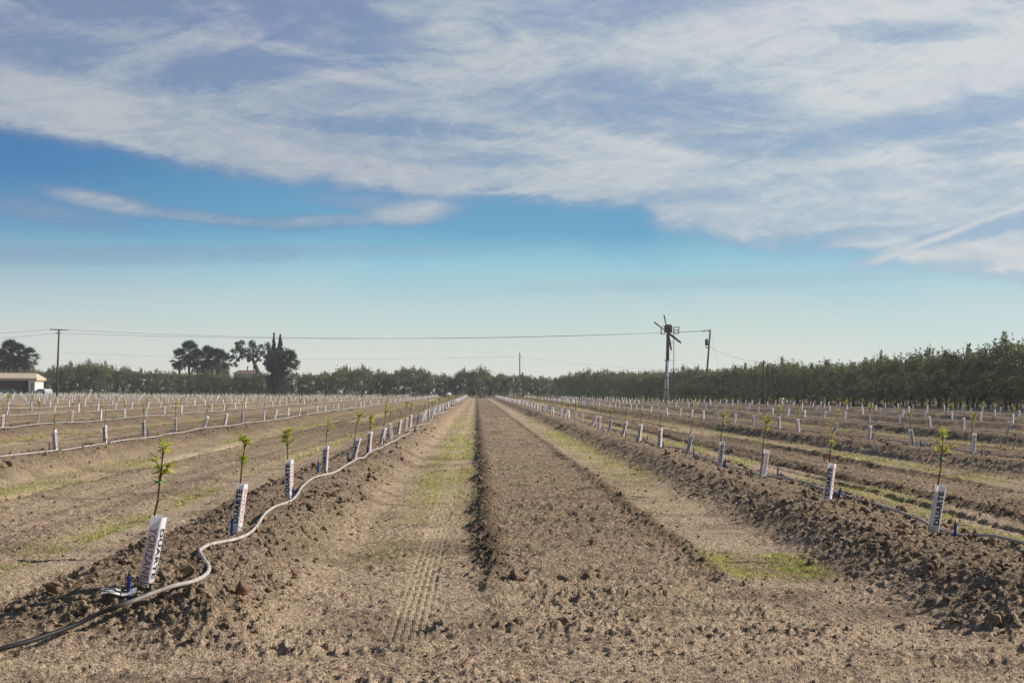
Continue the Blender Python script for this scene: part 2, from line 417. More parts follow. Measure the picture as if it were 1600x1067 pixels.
    h = h + cut * bed * (0.5 * M + 0.5 * S)
    h = h + ss(24, 60, y) * (0.55 * slope + 0.25 * bed + 0.12) * lumps(x, y, 0.45, 140, 0.6) * 0.55
    h = h - 0.30 * ditch
    far = ss(380, 420, y)
    return h * (1 - far)
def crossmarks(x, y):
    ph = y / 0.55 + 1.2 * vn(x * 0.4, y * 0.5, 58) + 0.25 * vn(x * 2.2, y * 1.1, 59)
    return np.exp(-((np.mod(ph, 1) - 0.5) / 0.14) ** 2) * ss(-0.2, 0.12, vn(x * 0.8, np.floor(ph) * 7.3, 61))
def hz(x, y):
    return float(height(np.array([x]), np.array([y]))[0])
def crest_z(x, y):
    d, u, inf, berm, bed, rim, ditch = zones(np.array([x], float), np.array([y], float))
    return float(CREST * berm[0])

GRASS = [  # x0, x1, y0, y1, strength (world metres): seedling weeds in the alleys
    (-1.05, 0.05, 20, 60, 0.85), (-1.2, 0.05, 60, 98, 0.6), (2.45, 3.5, 26, 62, 0.8), (1.95, 3.25, 13.0, 15.1, 1.25), (2.6, 3.6, 62, 110, 0.4), (-1.1, -0.2, 14, 20, 0.25)]
def grassiness(x, y):
    d, u, inf, berm, bed, rim, ditch = zones(x, y)
    g = np.zeros_like(x)
    n = fbm(x * 1.2, y * 0.35, 91, 4)
    n2 = fbm(x * 3.0, y * 1.2, 95, 3)
    for x0, x1, y0, y1, s in GRASS:
        e = ss(x0 - .15, x0 + .25, x) * (1 - ss(x1 - .25, x1 + .1, x)) * ss(y0 - 0.1 * (y1 - y0), y0 + .2 * (y1 - y0), y) * (1 - ss(y1 - .2 * (y1 - y0), y1 + .12 * (y1 - y0), y))
        g = np.maximum(g, e * s * ss(-0.3, 0.25, n + 0.5 * n2 + (0.5 if s > 1 else 0.2)))
    other = ((x < -4) | (x > 5.5)) & (y > 13)
    strip = np.exp(-((u - 1.75) / 0.55) ** 2) + np.exp(-((u - 5.0) / 0.45) ** 2)
    g = np.maximum(g, np.where(other, strip * 0.95 * ss(-0.3, 0.2, n + 0.3 * n2), 0))
    return np.clip(g * (1 - np.clip(berm * 2.5, 0, 1)) * (1 - 0.8 * bed) * inf, 0, 1)

def build_ground():
    ys = [-400, -120, -40, -12, -2, 2.5, 4.5, 5.6, 6.2]
    y = 6.4
    while y < 430:
        ys.append(y); y += 0.0021 * y + 0.00004 * y * y
    ys += [450, 500, 600, 800, 1100]
    ys = np.array(ys)
    c = np.linspace(-0.40, 0.43, 860)
    out = [0.47, 0.55, 0.7, 1.0, 1.6, 3.0, 6.0]
    c = np.concatenate([-np.array(out[::-1]), c, np.array(out)])
    W = np.where(ys < 6.2, 6.2, ys) + 1.2
    X = W[:, None] * c[None, :]
    X[:, 1:-1] = np.clip(X[:, 1:-1], -850, 850); X[:, 0] = -900; X[:, -1] = 900
    Y = np.repeat(ys[:, None], len(c), 1)
    Z = height(X.ravel(), Y.ravel()).reshape(X.shape)
    nr, nc = X.shape
    V = np.stack([X, Y, Z], -1).reshape(-1, 3)
    i = np.arange(nr - 1)[:, None] * nc + np.arange(nc - 1)[None, :]
    F = np.stack([i, i + 1, i + nc + 1, i + nc], -1).reshape(-1, 4)
    me = npmesh("ground", V, F)
    d, u, inf, berm, bed, rim, ditch = zones(X.ravel(), Y.ravel())
    g = grassiness(X.ravel(), Y.ravel())
    xr, yr = X.ravel(), Y.ravel()
    side = (((xr < -3.4) | (xr > 5.6)) * 1.0) * inf
    moist_shade = np.clip(0.75 * np.clip(berm * 1.5, 0, 1) + 0.70 * bed * ss(10, 18, yr) + 1.0 * rim + ditch + 0.7 * crossmarks(xr, yr) * bed + 0.85 * side * ss(16, 70, yr) + 0.45 * ss(60, 160, yr) + 0.35 * side * ss(40, 100, yr), 0, 1.35)  # damp turned soil, plus painted shade on rims, cross grooves and far rows
    floor_ = np.clip(ss(-2, 1, xr - edge_x(yr)) * (yr > 20) + ss(353, 357, yr), 0, 1)  # orchard floor darkened: the trees' shade put into the soil colour
    tr = (1 - ss(0.10, 0.17, np.abs(u - 1.81))) * inf + 0.6 * (1 - ss(0.12, 0.25, np.abs(u - 5.05))) * inf
    wander = 0.05 * vn(yr * 0.15, yr * 0, 76)
    tr = (1 - ss(0.10, 0.17, np.abs(u - 1.87 + wander * ss(18, 30, yr)))) * inf + 0.5 * (1 - ss(0.10, 0.25, np.abs(u - 5.05))) * inf
    dry = np.clip(tr * (0.65 + 0.35 * (yr < 20)) * ss(-.35, .05, vn(xr * 2, yr * 0.6, 77) + 0.2) + 0.8 * side * ss(0.12, 0.35, vn(xr * 2.4, yr * 0.05, 78)) * (1 - np.clip(berm * 2, 0, 1)), 0, 1)
    g = g * (1 - 0.7 * dry)
    dat = np.stack([g, moist_shade, dry, np.clip(rim + 0.8 * ditch + 1.3 * floor_, 0, 1.5)], -1).astype(np.float32)  # alpha: extra dark in the ditch, painted shade on rims and orchard floor
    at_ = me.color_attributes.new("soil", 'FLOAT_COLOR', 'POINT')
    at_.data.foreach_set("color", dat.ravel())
    o = link("ground", me); tag(o, "tan ploughed field soil with raised planting rows and wheel tracks", "ground", kind="structure")
    return o

def ground_material():
    m = bpy.data.materials.new("field_soil"); m.use_nodes = True; t = NT(m.node_tree)
    p = t.n['Principled BSDF']
    tc = t.n.new('ShaderNodeTexCoord'); co = tc.outputs['Object']
    at_ = t.n.new('ShaderNodeVertexColor'); at_.layer_name = "soil"
    s = t.n.new('ShaderNodeSeparateColor'); t.l.new(at_.outputs[0], s.inputs[0])
    g, moist_shade, dry = s.outputs[0], s.outputs[1], s.outputs[2]
    n1 = t.noise(co, 1.3, 6, 0.62); n2 = t.noise(co, 17.0, 5, 0.65); n3 = t.noise(co, 75.0, 4, 0.7); n4 = t.noise(co, 0.25, 3, 0.5)
    tan = t.mix(t.smooth(n2, 0.36, 0.64), srgb(130, 111, 95), srgb(214, 189, 163))
    tan = t.mix(t.smooth(n1, 0.42, 0.62, 0.0, 0.6), tan, srgb(210, 187, 160))
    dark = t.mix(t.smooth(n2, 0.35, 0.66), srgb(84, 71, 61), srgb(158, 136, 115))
    c = t.mix(t.m('MINIMUM', t.mul(moist_shade, t.smooth(n1, 0.25, 0.6, 0.55, 1.0)), 1.0), tan, dark)
    c = t.mix(t.m('MAXIMUM', t.sub(moist_shade, 1.0), 0.0), c, srgb(84, 66, 56))  # darkest tone, painting the shade of rims and far rows
    c = t.mix(t.mul(dry, 0.8), c, t.mix(t.smooth(n2, .3, .6), srgb(176, 154, 128), srgb(224, 202, 172)))
    # crumbs and bleached chaff
    c = t.mix(t.smooth(n3, 0.54, 0.64, 0.0, 0.7), c, srgb(228, 206, 176))
    c = t.mix(t.smooth(n3, 0.49, 0.37, 0.0, 0.9), c, srgb(50, 42, 35))
    gr = t.mix(t.smooth(n2, 0.3, 0.7), srgb(132, 134, 56), srgb(188, 184, 98))
    c = t.mix(t.mul(g, t.smooth(n2, 0.3, 0.62, 0.25, 0.80)), c, gr)
    c = t.mix(t.smooth(n4, 0.38, 0.7, 0.0, 0.28), c, srgb(158, 148, 108))
    n5 = t.noise(co, 0.55, 4, 0.6)
    c = t.mix(t.smooth(n5, 0.48, 0.36, 0.0, 0.45), c, srgb(104, 86, 72))
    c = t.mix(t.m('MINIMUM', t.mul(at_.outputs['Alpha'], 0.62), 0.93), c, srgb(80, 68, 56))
    t.l.new(c, p.inputs['Base Color'])
    p.inputs['Roughness'].default_value = 0.95; p.inputs['Specular IOR Level'].default_value = 0.15
    hgt = t.add(t.mul(n3, 0.5), t.add(n2, t.mul(t.noise(co, 38.0, 3, 0.6), 0.8)))
    b = t.n.new('ShaderNodeBump'); b.inputs['Strength'].default_value = 1.0; b.inputs['Distance'].default_value = 0.06
    t.l.new(hgt, b.inputs['Height']); t.l.new(b.outputs[0], p.inputs['Normal'])
    return m
M_SOIL = ground_material()
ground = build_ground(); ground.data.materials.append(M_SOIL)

# ------------------------------------------------------------------ loose clods, straw, seedlings
rng = np.random.default_rng(7)
def ico(sub=1):
    import bmesh
    bm = bmesh.new(); bmesh.ops.create_icosphere(bm, subdivisions=sub, radius=1.0)
    V = np.array([v.co[:] for v in bm.verts]); F = np.array([[v.index for v in f.verts] for f in bm.faces]); bm.free()
    return V, F
def rock(seed, sub=2, rough=0.30):
    r = np.random.default_rng(seed); V, F = ico(sub)
    out = V.copy()
    for k in range(14):                                  # chop by random planes -> angular lumps
        n = r.normal(size=3); n /= np.linalg.norm(n); dd = r.uniform(0.32, 0.85)
        s = out @ n; out = out - np.clip(s - dd, 0, None)[:, None] * n[None, :]
    out *= (1 + rough * 0.35 * r.normal(size=(len(V), 1)))
    if sub == 3:
        out = out + 0.16 * np.stack([vn(out[:, 0] * 2.5 + 40 + seed, out[:, 1] * 2.5 + out[:, 2] * 1.7 + 60, k) for k in (1, 2, 3)], -1)
    return out, F
M_CLOD = plain("clod_soil", srgb(118, 101, 86), 0.95, var=0.35, vscale=14, bump=0.9, bscale=45, spec=0.15, island=0.22)
M_CLOD2 = plain("red_clod_soil", srgb(116, 95, 80), 0.95, var=0.3, vscale=14, bump=0.9, bscale=45, spec=0.15)

def scatter_clods():
    shapes = [rock(s, 1, 0.5) for s in range(12)]
    N = 52000
    # sample distance so that density on the picture is even, then keep by zone
    Y = 7.0 / (1 - rng.uniform(0, 1, N) * (1 - 7.0 / 95)); Xn = rng.uniform(-0.38, 0.41, N); X = Xn * (Y + 1.5)
    d, u, inf, berm, bed, rim, ditch = zones(X, Y)
    head = (1 - inf) * (Y < 30)
    patch = ss(-0.2, 0.35, fbm(X * 0.9, Y * 2.2, 44, 3))
    w = 0.05 + 0.75 * np.clip(berm * 2, 0, 1) * (berm > 0.02) + 0.85 * np.clip(rim, 0, 1) + 0.10 * bed + 0.22 * head * patch
    keep = rng.uniform(0, 1, N) < w * 0.75
    X, Y, w, berm, rim = X[keep], Y[keep], w[keep], berm[keep], rim[keep]
    n = len(X)
    size = 0.009 * (1 - rng.uniform(0, 1, n)) ** -0.58
    size = np.minimum(size, 0.020 + 0.028 * np.clip(berm * 2 + rim, 0, 1)) * np.clip(Y / 12, 1, 1.9)
    Z = height(X, Y) + size * 0.25
    Vs, Fs = [], []; off = 0
    idx = rng.integers(0, len(shapes), n)
    for k, (bv, bf) in enumerate(shapes):
        sel = np.where(idx == k)[0]; m = len(sel)
        if not m: continue
        ax = rng.uniform(0, 6.283, m); ca, sa = np.cos(ax), np.sin(ax)
        sc = size[sel][:, None] * rng.uniform(0.6, 1.3, (m, 3)); sc[:, 2] *= 0.8
        P = bv[None] * sc[:, None, :]
        til = rng.normal(0, 0.5, m)[:, None]; ct, st = np.cos(til), np.sin(til)
        px, pz = P[..., 0] * ct + P[..., 2] * st, -P[..., 0] * st + P[..., 2] * ct
        x = px * ca[:, None] - P[..., 1] * sa[:, None] + X[sel][:, None]
        y = px * sa[:, None] + P[..., 1] * ca[:, None] + Y[sel][:, None]
        z = pz + Z[sel][:, None]
        Vs.append(np.stack([x, y, z], -1).reshape(-1, 3))
        Fs.append((bf[None] + (np.arange(m) * len(bv))[:, None, None] + off).reshape(-1, 3)); off += m * len(bv)
    o = link("loose_clods", npmesh("loose_clods", np.concatenate(Vs), np.concatenate(Fs), M_CLOD))
    tag(o, "loose brown clods of earth strewn over the ploughed rows", "soil clods", kind="stuff")
scatter_clods()

def scatter_slivers(name, N, pick, length, width, mat, label, cat, upright=False):
    X, Y = pick(N); n = len(X)
    tuft = (1.0 + 1.1 * ss(0.0, 0.35, fbm(X * 3, Y * 3, 135, 2))) if upright else 1.0
    L = rng.uniform(*length, n) * np.clip(Y / 14, 1, 4 if upright else 2) * tuft; Wd = rng.uniform(*width, n) * np.clip(Y / 14, 1, 4 if upright else 2)
    a = rng.uniform(0, 6.283, n)
    Z = height(X, Y) + 0.003
    if upright: up = rng.uniform(0.35, 1.0, n)
    else: up = rng.uniform(-0.05, 0.28, n)
    dx, dy, dz = np.cos(a) * np.sqrt(1 - np.clip(up, 0, .99) ** 2), np.sin(a) * np.sqrt(1 - np.clip(up, 0, .99) ** 2), up
    nx, ny = -np.sin(a), np.cos(a)
    P = np.stack([X, Y, Z], -1); Dv = np.stack([dx, dy, dz], -1) * L[:, None]; Nv = np.stack([nx, ny, np.zeros(n)], -1) * Wd[:, None]
    mid = P + Dv * 0.5 + np.array([0, 0, 1]) * (L * 0.06)[:, None]
    V = np.stack([P - Nv * .4, P + Nv * .4, mid + Nv * .5, P + Dv, mid - Nv * .5], 1).reshape(-1, 3)
    b = np.arange(n)[:, None] * 5
    F = np.concatenate([b + np.array([0, 1, 2]), b + np.array([0, 2, 4]), b + np.array([4, 2, 3])])
    o = link(name, npmesh(name, V, F, mat)); tag(o, label, cat, kind="stuff")
M_STRAW = plain("straw", srgb(206, 186, 144), 0.8, var=0.2, island=0.3)
M_WEED = plain("weed_leaf", srgb(160, 172, 70), 0.6, var=0.2, vscale=2, island=0.35, trans=0.3)
def pick_straw(N):
    Y = 7.0 / (1 - rng.uniform(0, 1, N) * (1 - 7.0 / 32)); X = rng.uniform(-0.38, 0.41, N) * (Y + 1.2)
    k = rng.uniform(0, 1, N) < 0.25 + 0.9 * ss(-0.1, 0.35, fbm(X * 0.8, Y * 1.1, 120, 3))
    return X[k], Y[k]
scatter_slivers("straw_litter", 60000, pick_straw, (0.012, 0.055), (0.0015, 0.004), M_STRAW, "short bleached straw and chaff lying on the bare soil", "straw litter")
def pick_weed(N):
    Y = 11.5 / (1 - rng.uniform(0, 1, N) * (1 - 11.5 / 130)); X = rng.uniform(-0.38, 0.41, N) * (Y + 1.2)
    g = grassiness(X, Y); cl = ss(-0.15, 0.3, fbm(X * 4, Y * 4, 130, 3))
    k = rng.uniform(0, 1, N) < g ** 1.3 * (0.25 + 0.75 * cl) * (Y > 12.5)
    return X[k], Y[k]
scatter_slivers("weed_seedlings", 330000, pick_weed, (0.008, 0.022), (0.004, 0.010), M_WEED, "low yellow-green weed seedlings sprouting in the alleys between rows", "weeds", True)

def lone_clod(px, py, w, h, label, red=False, seed=0):
    Y = 1.6 * FPX / max(py - (611 + (px - 800) * .0069), 1)
    for _ in range(6):
        p = at(px, py, Y); Y = (1.6 - hz(p.x, Y)) * FPX / (py - (611 + (px - 800) * .0069))
    p = at(px, py, Y); k = Y / FPX
    V, F = rock(500 + seed, 3, 0.10)
    V = V * np.array([w * k / 2 * 1.1, w * k / 2 * 0.8, h * k / 2 * 1.1]); V[:, 2] += h * k * 0.22
    o = link("earth_clod", npmesh("earth_clod", V, F, M_CLOD2 if red else M_CLOD), None, (p.x, p.y, hz(p.x, p.y)))
    o.rotation_euler = (0, 0, (seed * 0.37) % 1.0 - 0.5)
    tag(o, label, "clod", "large clods lying on the soil")
for i, a in enumerate([
    (885, 976, 36, 20, "large rounded earth clod on the bare headland below the furrowed strip"),
    (806, 906, 26, 26, "reddish upright clod standing on the furrowed strip, left of centre", True),
    (880, 910, 26, 14, "flat dark clod just right of the reddish upright clod"),
    (925, 856, 13, 13, "small round clod alone in the middle of the furrowed strip"),
    (1040, 853, 11, 10, "small clod at the right rim of the furrowed strip"),
    (1268, 880, 20, 16, "dark round clod at the right end of the green weed patch"),
    (1086, 988, 18, 14, "dark clod alone on the headland right of the large rounded clod"),
    (1512, 893, 32, 14, "broad flat clod on the slope below the nearest right-hand sapling"),
    (1558, 988, 30, 24, "big blocky clod near the lower right corner"),
    (1490, 975, 18, 14, "smaller clod left of the blocky clod at lower right"),
    (376, 975, 24, 32, "reddish brown slab of earth tilted at the foot of the left row end", True),
    (292, 968, 56, 30, "broad grey-brown lump under the bend of the hose"),
    (82, 962, 36, 22, "dark clod beside the black hose end at far left"),
    (122, 1020, 26, 14, "small flat clod below the black hose end"),
    (1409, 836, 22, 18, "pale tilted clod on the crest left of the nearest right-hand sapling"),
    (812, 972, 22, 15, "clod on the headland just left of the large rounded clod"),
    (424, 846, 13, 13, "round clod on the sunny slope below the left hose"),
    (560, 765, 16, 14, "dark clod high on the slope below the left hose")]):
    lone_clod(*a[:4], a[4], len(a) > 5, i)

# ------------------------------------------------------------------ young trees in carton guards
M_CARTON = plain("white_carton", srgb(240, 240, 243), 0.6, var=0.06, vscale=14, trans=0.48, dirt=True)
M_INK = plain("black_ink", (0.012, 0.012, 0.016), 0.6)
M_INK2 = plain("brown_ink", srgb(170, 92, 66), 0.6)
M_BARK = plain("sapling_bark", srgb(86, 60, 44), 0.85, var=0.25, vscale=30, bump=0.3)
M_LEAF = plain("sapling_leaf", srgb(188, 194, 82), 0.45, var=0.2, vscale=12, island=0.35, trans=0.42)
M_TIE = plain("green_tie", srgb(40, 170, 140), 0.5)
M_BLUE = plain("blue_plastic", srgb(22, 62, 168), 0.35, var=0.06)
M_BLACK = plain("black_plastic", (0.018, 0.018, 0.02), 0.4)
GW, GH = 0.082, 0.465
def text_mesh(word, mat, L):
    cu = bpy.data.curves.new("txt", 'FONT'); cu.body = word; cu.size = 1.0; cu.resolution_u = 3
    cu.offset = 0.040 if word == "DUARTE" else 0.016; cu.space_character = 1.08
    o = bpy.data.objects.new("txt", cu); COL.objects.link(o)
    dg = bpy.context.evaluated_depsgraph_get(); dg.update()
    me = bpy.data.meshes.new_from_object(o.evaluated_get(dg))
    bpy.data.objects.remove(o)
    V = np.array([v.co[:] for v in me.vertices]); F = [tuple(p.vertices) for p in me.polygons]
    V[:, 0] -= V[:, 0].min(); V[:, 1] -= V[:, 1].min()
    V[:, 0] *= L / V[:, 0].max(); V[:, 1] *= 1.0 / V[:, 1].max()
    return V, F
TXT = {"DUARTE": text_mesh("DUARTE", M_INK, 0.335), "YORIZANE": text_mesh("YORIZANE", M_INK2, 0.345)}
def lettering_mesh(words, mat, flip, name):
    """words on faces 0..3 of the carton, reading upwards (downwards when the carton is upside down)"""
    vs, fs = [], []
    for face, word in words:
        V, F = TXT[word]; hgt = 0.049
        along = V[:, 0]; hgt = 0.056 if word == 'DUARTE' else 0.052; across = V[:, 1] * hgt - hgt / 2
        z = (0.075 + along); s = -across                      # reads upward: letter tops point left
        if flip: z = GH - z; s = -s
        a = math.pi / 2 * face
        out = GW / 2 + 0.0012
        # face 0 looks to -Y; s runs to +X
        x, y = s, -out * np.ones_like(s)
        X = x * math.cos(a) - y * math.sin(a); Y = x * math.sin(a) + y * math.cos(a)
        b = len(vs); vs += list(zip(X, Y, z)); fs += [tuple(b + i for i in f) for f in F]
    me = bpy.data.meshes.new(name); me.from_pydata(vs, [], fs); me.materials.append(mat); me.update(); return me
def carton_mesh():
    m = MB(); h = GW / 2; c = 0.006; t = 0.0015
    prof = [(-h + c, -h), (h - c, -h), (h, -h + c), (h, h - c), (h - c, h), (-h + c, h), (-h, h - c), (-h, -h + c)]
    inner = [(x * (1 - t / h * 1.5), y * (1 - t / h * 1.5)) for x, y in prof]
    n = len(prof); zs = [0.0, GH * .33, GH * .66, GH]; bul = [1.0, 1.015, 0.992, 1.0]
    for ring, sgn in ((prof, 1), (inner, -1)):
        for i in range(n):
            j = (i + 1) % n
            for k in range(3):
                q = [(ring[i][0] * bul[k], ring[i][1] * bul[k], zs[k]), (ring[j][0] * bul[k], ring[j][1] * bul[k], zs[k]), (ring[j][0] * bul[k + 1], ring[j][1] * bul[k + 1], zs[k + 1]), (ring[i][0] * bul[k + 1], ring[i][1] * bul[k + 1], zs[k + 1])]
                m.face(q if sgn > 0 else q[::-1])
    for i in range(n):
        j = (i + 1) % n
        m.face([(*prof[i], GH), (*prof[j], GH), (*inner[j], GH), (*inner[i], GH)])
    return m.mesh("guard", M_CARTON)
ME_CARTON = carton_mesh()
ME_LET = {False: (lettering_mesh([(0, "DUARTE")], M_INK, False, "black_lettering"), lettering_mesh([(1, "YORIZANE")], M_INK2, False, "brown_lettering")),
          True: (lettering_mesh([(1, "DUARTE")], M_INK, True, "black_lettering"), lettering_mesh([(0, "YORIZANE")], M_INK2, True, "brown_lettering"))}

def leaf(vs, fs, p, d, L, W, r):
    d = Vector(d).normalized(); s = d.cross(Vector((r.uniform(-.4, .4), r.uniform(-.4, .4), 1))).normalized(); up = s.cross(d)
    droop = -0.12 * L
    pts = [p, p + d * L * .35 + s * W / 2 + up * .12 * W, p + d * L * .7 + s * W * .36 + Vector((0, 0, droop * .4)), p + d * L + Vector((0, 0, droop)), p + d * L * .7 - s * W * .36 + Vector((0, 0, droop * .4)), p + d * L * .35 - s * W / 2 + up * .12 * W, p + d * L * .4 - up * .1 * W]
    b = len(vs); vs += [tuple(q) for q in pts]
    fs += [(b, b + 1, b + 6), (b + 1, b + 2, b + 6), (b + 2, b + 3, b + 6), (b, b + 6, b + 5), (b + 5, b + 6, b + 4), (b + 4, b + 6, b + 3)]
def sapling_meshes(seed, kind):
    r = random.Random(seed)
    H = {'full': 0.84, 'sparse': 0.88, 'bushy': 0.70, 'bare': 0.78, 'tall': 0.93}[kind]
    m = MB(); pts = []; x = y = 0.0
    for i in range(9):
        z = H * i / 8; pts.append(Vector((x, y, z))); x += r.uniform(-.006, .010); y += r.uniform(-.007, .007)
    m.tube(pts, [0.0105 - 0.005 * i / 8 for i in range(9)], 6)
    vs, fs = [], []
    nb = {'full': 7, 'sparse': 4, 'bushy': 10, 'bare': 3, 'tall': 6}[kind]
    for k in range(nb):
        f = r.uniform(0.74, 1.0) if kind != 'bushy' else r.uniform(0.72, 1.0)
        i = min(7, int(f * 8)); p0 = pts[i].lerp(pts[i + 1], f * 8 - i) if i < 8 else pts[8]
        a = r.uniform(0, 6.28); L = r.uniform(.06, .17) * (1.4 if kind == 'bushy' else 1.0)
        d = Vector((math.cos(a) * .55, math.sin(a) * .55, r.uniform(.5, 1.0))).normalized()
        bp = [p0, p0 + d * L * .5 + Vector((0, 0, .004)), p0 + d * L]
        m.tube(bp, [.0032, .0025, .0016], 4)
        nl = {'full': 17, 'sparse': 10, 'bushy': 22, 'bare': 3, 'tall': 15}[kind]
        for q in range(nl):
            g = r.uniform(0.15, 1.0); pp = p0.lerp(bp[2], g); a2 = r.uniform(0, 6.28)
            leaf(vs, fs, pp, (math.cos(a2), math.sin(a2), r.uniform(-.35, .7)), r.uniform(.045, .082), r.uniform(.020, .031), r)
    for q in range({'full': 22, 'sparse': 14, 'bushy': 10, 'bare': 4, 'tall': 20}[kind]):
        f = r.uniform(0.70, 1.0) if q % 3 else r.uniform(0.60, 0.8); i = min(7, int(f * 8)); a2 = r.uniform(0, 6.28)
        leaf(vs, fs, pts[i], (math.cos(a2), math.sin(a2), r.uniform(-.2, .6)), r.uniform(.03, .05), r.uniform(.012, .018), r)
    me = bpy.data.meshes.new("foliage"); me.from_pydata(vs, [], fs); me.materials.append(M_LEAF); me.update()
    tie = MB(); ti = pts[6]
    tie.tube([ti + Vector((0.001, 0, -.008)), ti + Vector((0, 0.001, .008))], 0.013, 6)
    tie.box(ti + Vector((-.014, -.006, .004)), (.022, .010, .008))
    return m.mesh("trunk", M_BARK), me, tie.mesh("tie", M_TIE)
KINDS = ['full', 'full', 'sparse', 'tall', 'bushy', 'bare', 'sparse', 'full', 'tall', 'bare', 'bushy', 'sparse']
SAP = [(k, sapling_meshes(900 + i, k)) for i, k in enumerate(KINDS)]

def ordinal(n):
    w = {1: 'first', 2: 'second', 3: 'third', 4: 'fourth', 5: 'fifth', 6: 'sixth', 7: 'seventh', 8: 'eighth', 9: 'ninth', 10: 'tenth'}
    if n in w: return w[n]
    s = 'th' if 10 <= n % 100 <= 20 else {1: 'st', 2: 'nd', 3: 'rd'}.get(n % 10, 'th')
    return f"{n}{s}"
def row_name(k):
    if k == 0: return "row nearest left"
    if k == 1: return "row nearest right"
    return f"{ordinal(1 - k)} row left" if k < 0 else f"{ordinal(k)} row right"

# measured trees of the two nearest rows: row, Y, dx, lean to the right (deg), turn of the carton (deg), upside down, crown variant
rs = random.Random(5)
NEAR = {0: [(10.28, 0.07, 11, 14, True, 8), (14.25, 0.05, 7, 20, False, 1), (18.6, 0.0, 1, 20, False, 7), (23.2, -0.03, 3.5, 8, False, 2), (27.9, 0.02, 14, 8, False, 3), (32.0, 0.02, 5, 20, False, 4), (36.4, 0, 12, 30, False, 8)],
        1: [(14.45, 0.04, 9, -6, False, 8), (18.4, -0.06, 8, 32, False, 11), (23.3, 0.07, 8, 72, False, 3), (27.0, 0, 8, -4, False, 6), (31.3, 0, 16, -2, False, 5), (35.8, 0, 3, 35, False, 9)]}
saplings = []
for k in range(-21, 11):
    X0 = ROW0 + PITCH * k
    lst = NEAR.get(k)
    if lst:
        for (Y, dx, lean, turn, flip, var) in lst: saplings.append([k, X0 + dx, Y, lean, turn, flip, var])
        Y = lst[-1][0] + 4.4
    else:
        Y = 10.3 + rs.uniform(-.4, .6) + (1.3 if k == 2 else 0)
    while Y < min(350, 352):
        X = X0 + rs.gauss(0, .05)
        if X < float(edge_x(Y)) - 2.5 and -0.40 * Y - 2 < X < 0.43 * Y + 2:
            var = rs.choice([0, 1, 2, 3, 4, 5, 6, 7, 8, 9, 11, 5, 9, 9, 6, 2])
            saplings.append([k, X, Y + rs.gauss(0, .08), rs.gauss(6, 6), rs.choice([-5, 10, 25, 40, 60, 75]) + rs.uniform(-8, 8), rs.random() < .08, var])
        Y += 4.4
# keep clear of the tall things standing in the field
saplings.sort(key=lambda s: s[2])
ALL = np.array([[s[1], s[2]] for s in saplings])
ZS = np.array([crest_z(s[1], s[2]) for s in saplings]) + 0.004
def inframe(X, Y, Z, mrg=0):
    a = project(X, Y, Z + .4); return -mrg < a[0] < 1600 + mrg and a[1] < 1067 + mrg
order_in_row = {}
indiv, rest = [], []
for i, s in enumerate(saplings):
    if inframe(s[1], s[2], ZS[i], 6) and len(indiv) < 298: indiv.append(i)
    elif not inframe(s[1], s[2], ZS[i], 6) and len(indiv) < 298 and s[2] < 14: continue      # beside the frame, near: nothing of it shows
    else: rest.append(i)
for i in indiv:
    k, X, Y, lean, turn, flip, var = saplings[i]
    order_in_row[k] = order_in_row.get(k, 0) + 1
    kind, (mt, mf, mti) = SAP[var]
    e = empty("young_almond_tree", (X, Y, ZS[i]))
    fwd = rs.gauss(0, 3)
    e.rotation_euler = (R(fwd), R(lean), 0)
    ta = rs.uniform(0, 6.28)
    tr = link("trunk", mt, e); tr.rotation_euler = (0, R(-lean * .35), 0); tr.location = (-0.018 if not flip else -.02, 0, 0); s_ = rs.uniform(.94, 1.06); tr.scale = (s_, s_, s_)
    fo = link("foliage", mf, e); fo.rotation_euler = tr.rotation_euler; fo.location = tr.location; fo.scale = tr.scale
    if Y < 40:
        ti = link("tie", mti, e); ti.rotation_euler = tr.rotation_euler; ti.location = tr.location; ti.scale = tr.scale
    g = link("guard", ME_CARTON, e); g.rotation_euler = (0, 0, R(-turn)); g.location = (0, 0, 0)
    hs = rs.uniform(.95, 1.04) * (1.0 if Y > 12 else 1.05); g.scale = (1, 1, hs)
    if Y < 62:
        link("black_lettering", ME_LET[flip][0], g); link("brown_lettering", ME_LET[flip][1], g)
    look = {'full': 'leafy', 'sparse': 'thin', 'bushy': 'bushy', 'bare': 'almost bare', 'tall': 'tall'}[kind]
    lw = "leaning" if lean > 9 else "upright" if abs(lean) < 3 else "slightly tilted" if lean > 0 else "left-leaning"
    tag(e, f"{look} {lw} young tree in white guard, {ordinal(order_in_row[k])} from front, {row_name(k)}", "young tree", "young almond trees in white carton guards")
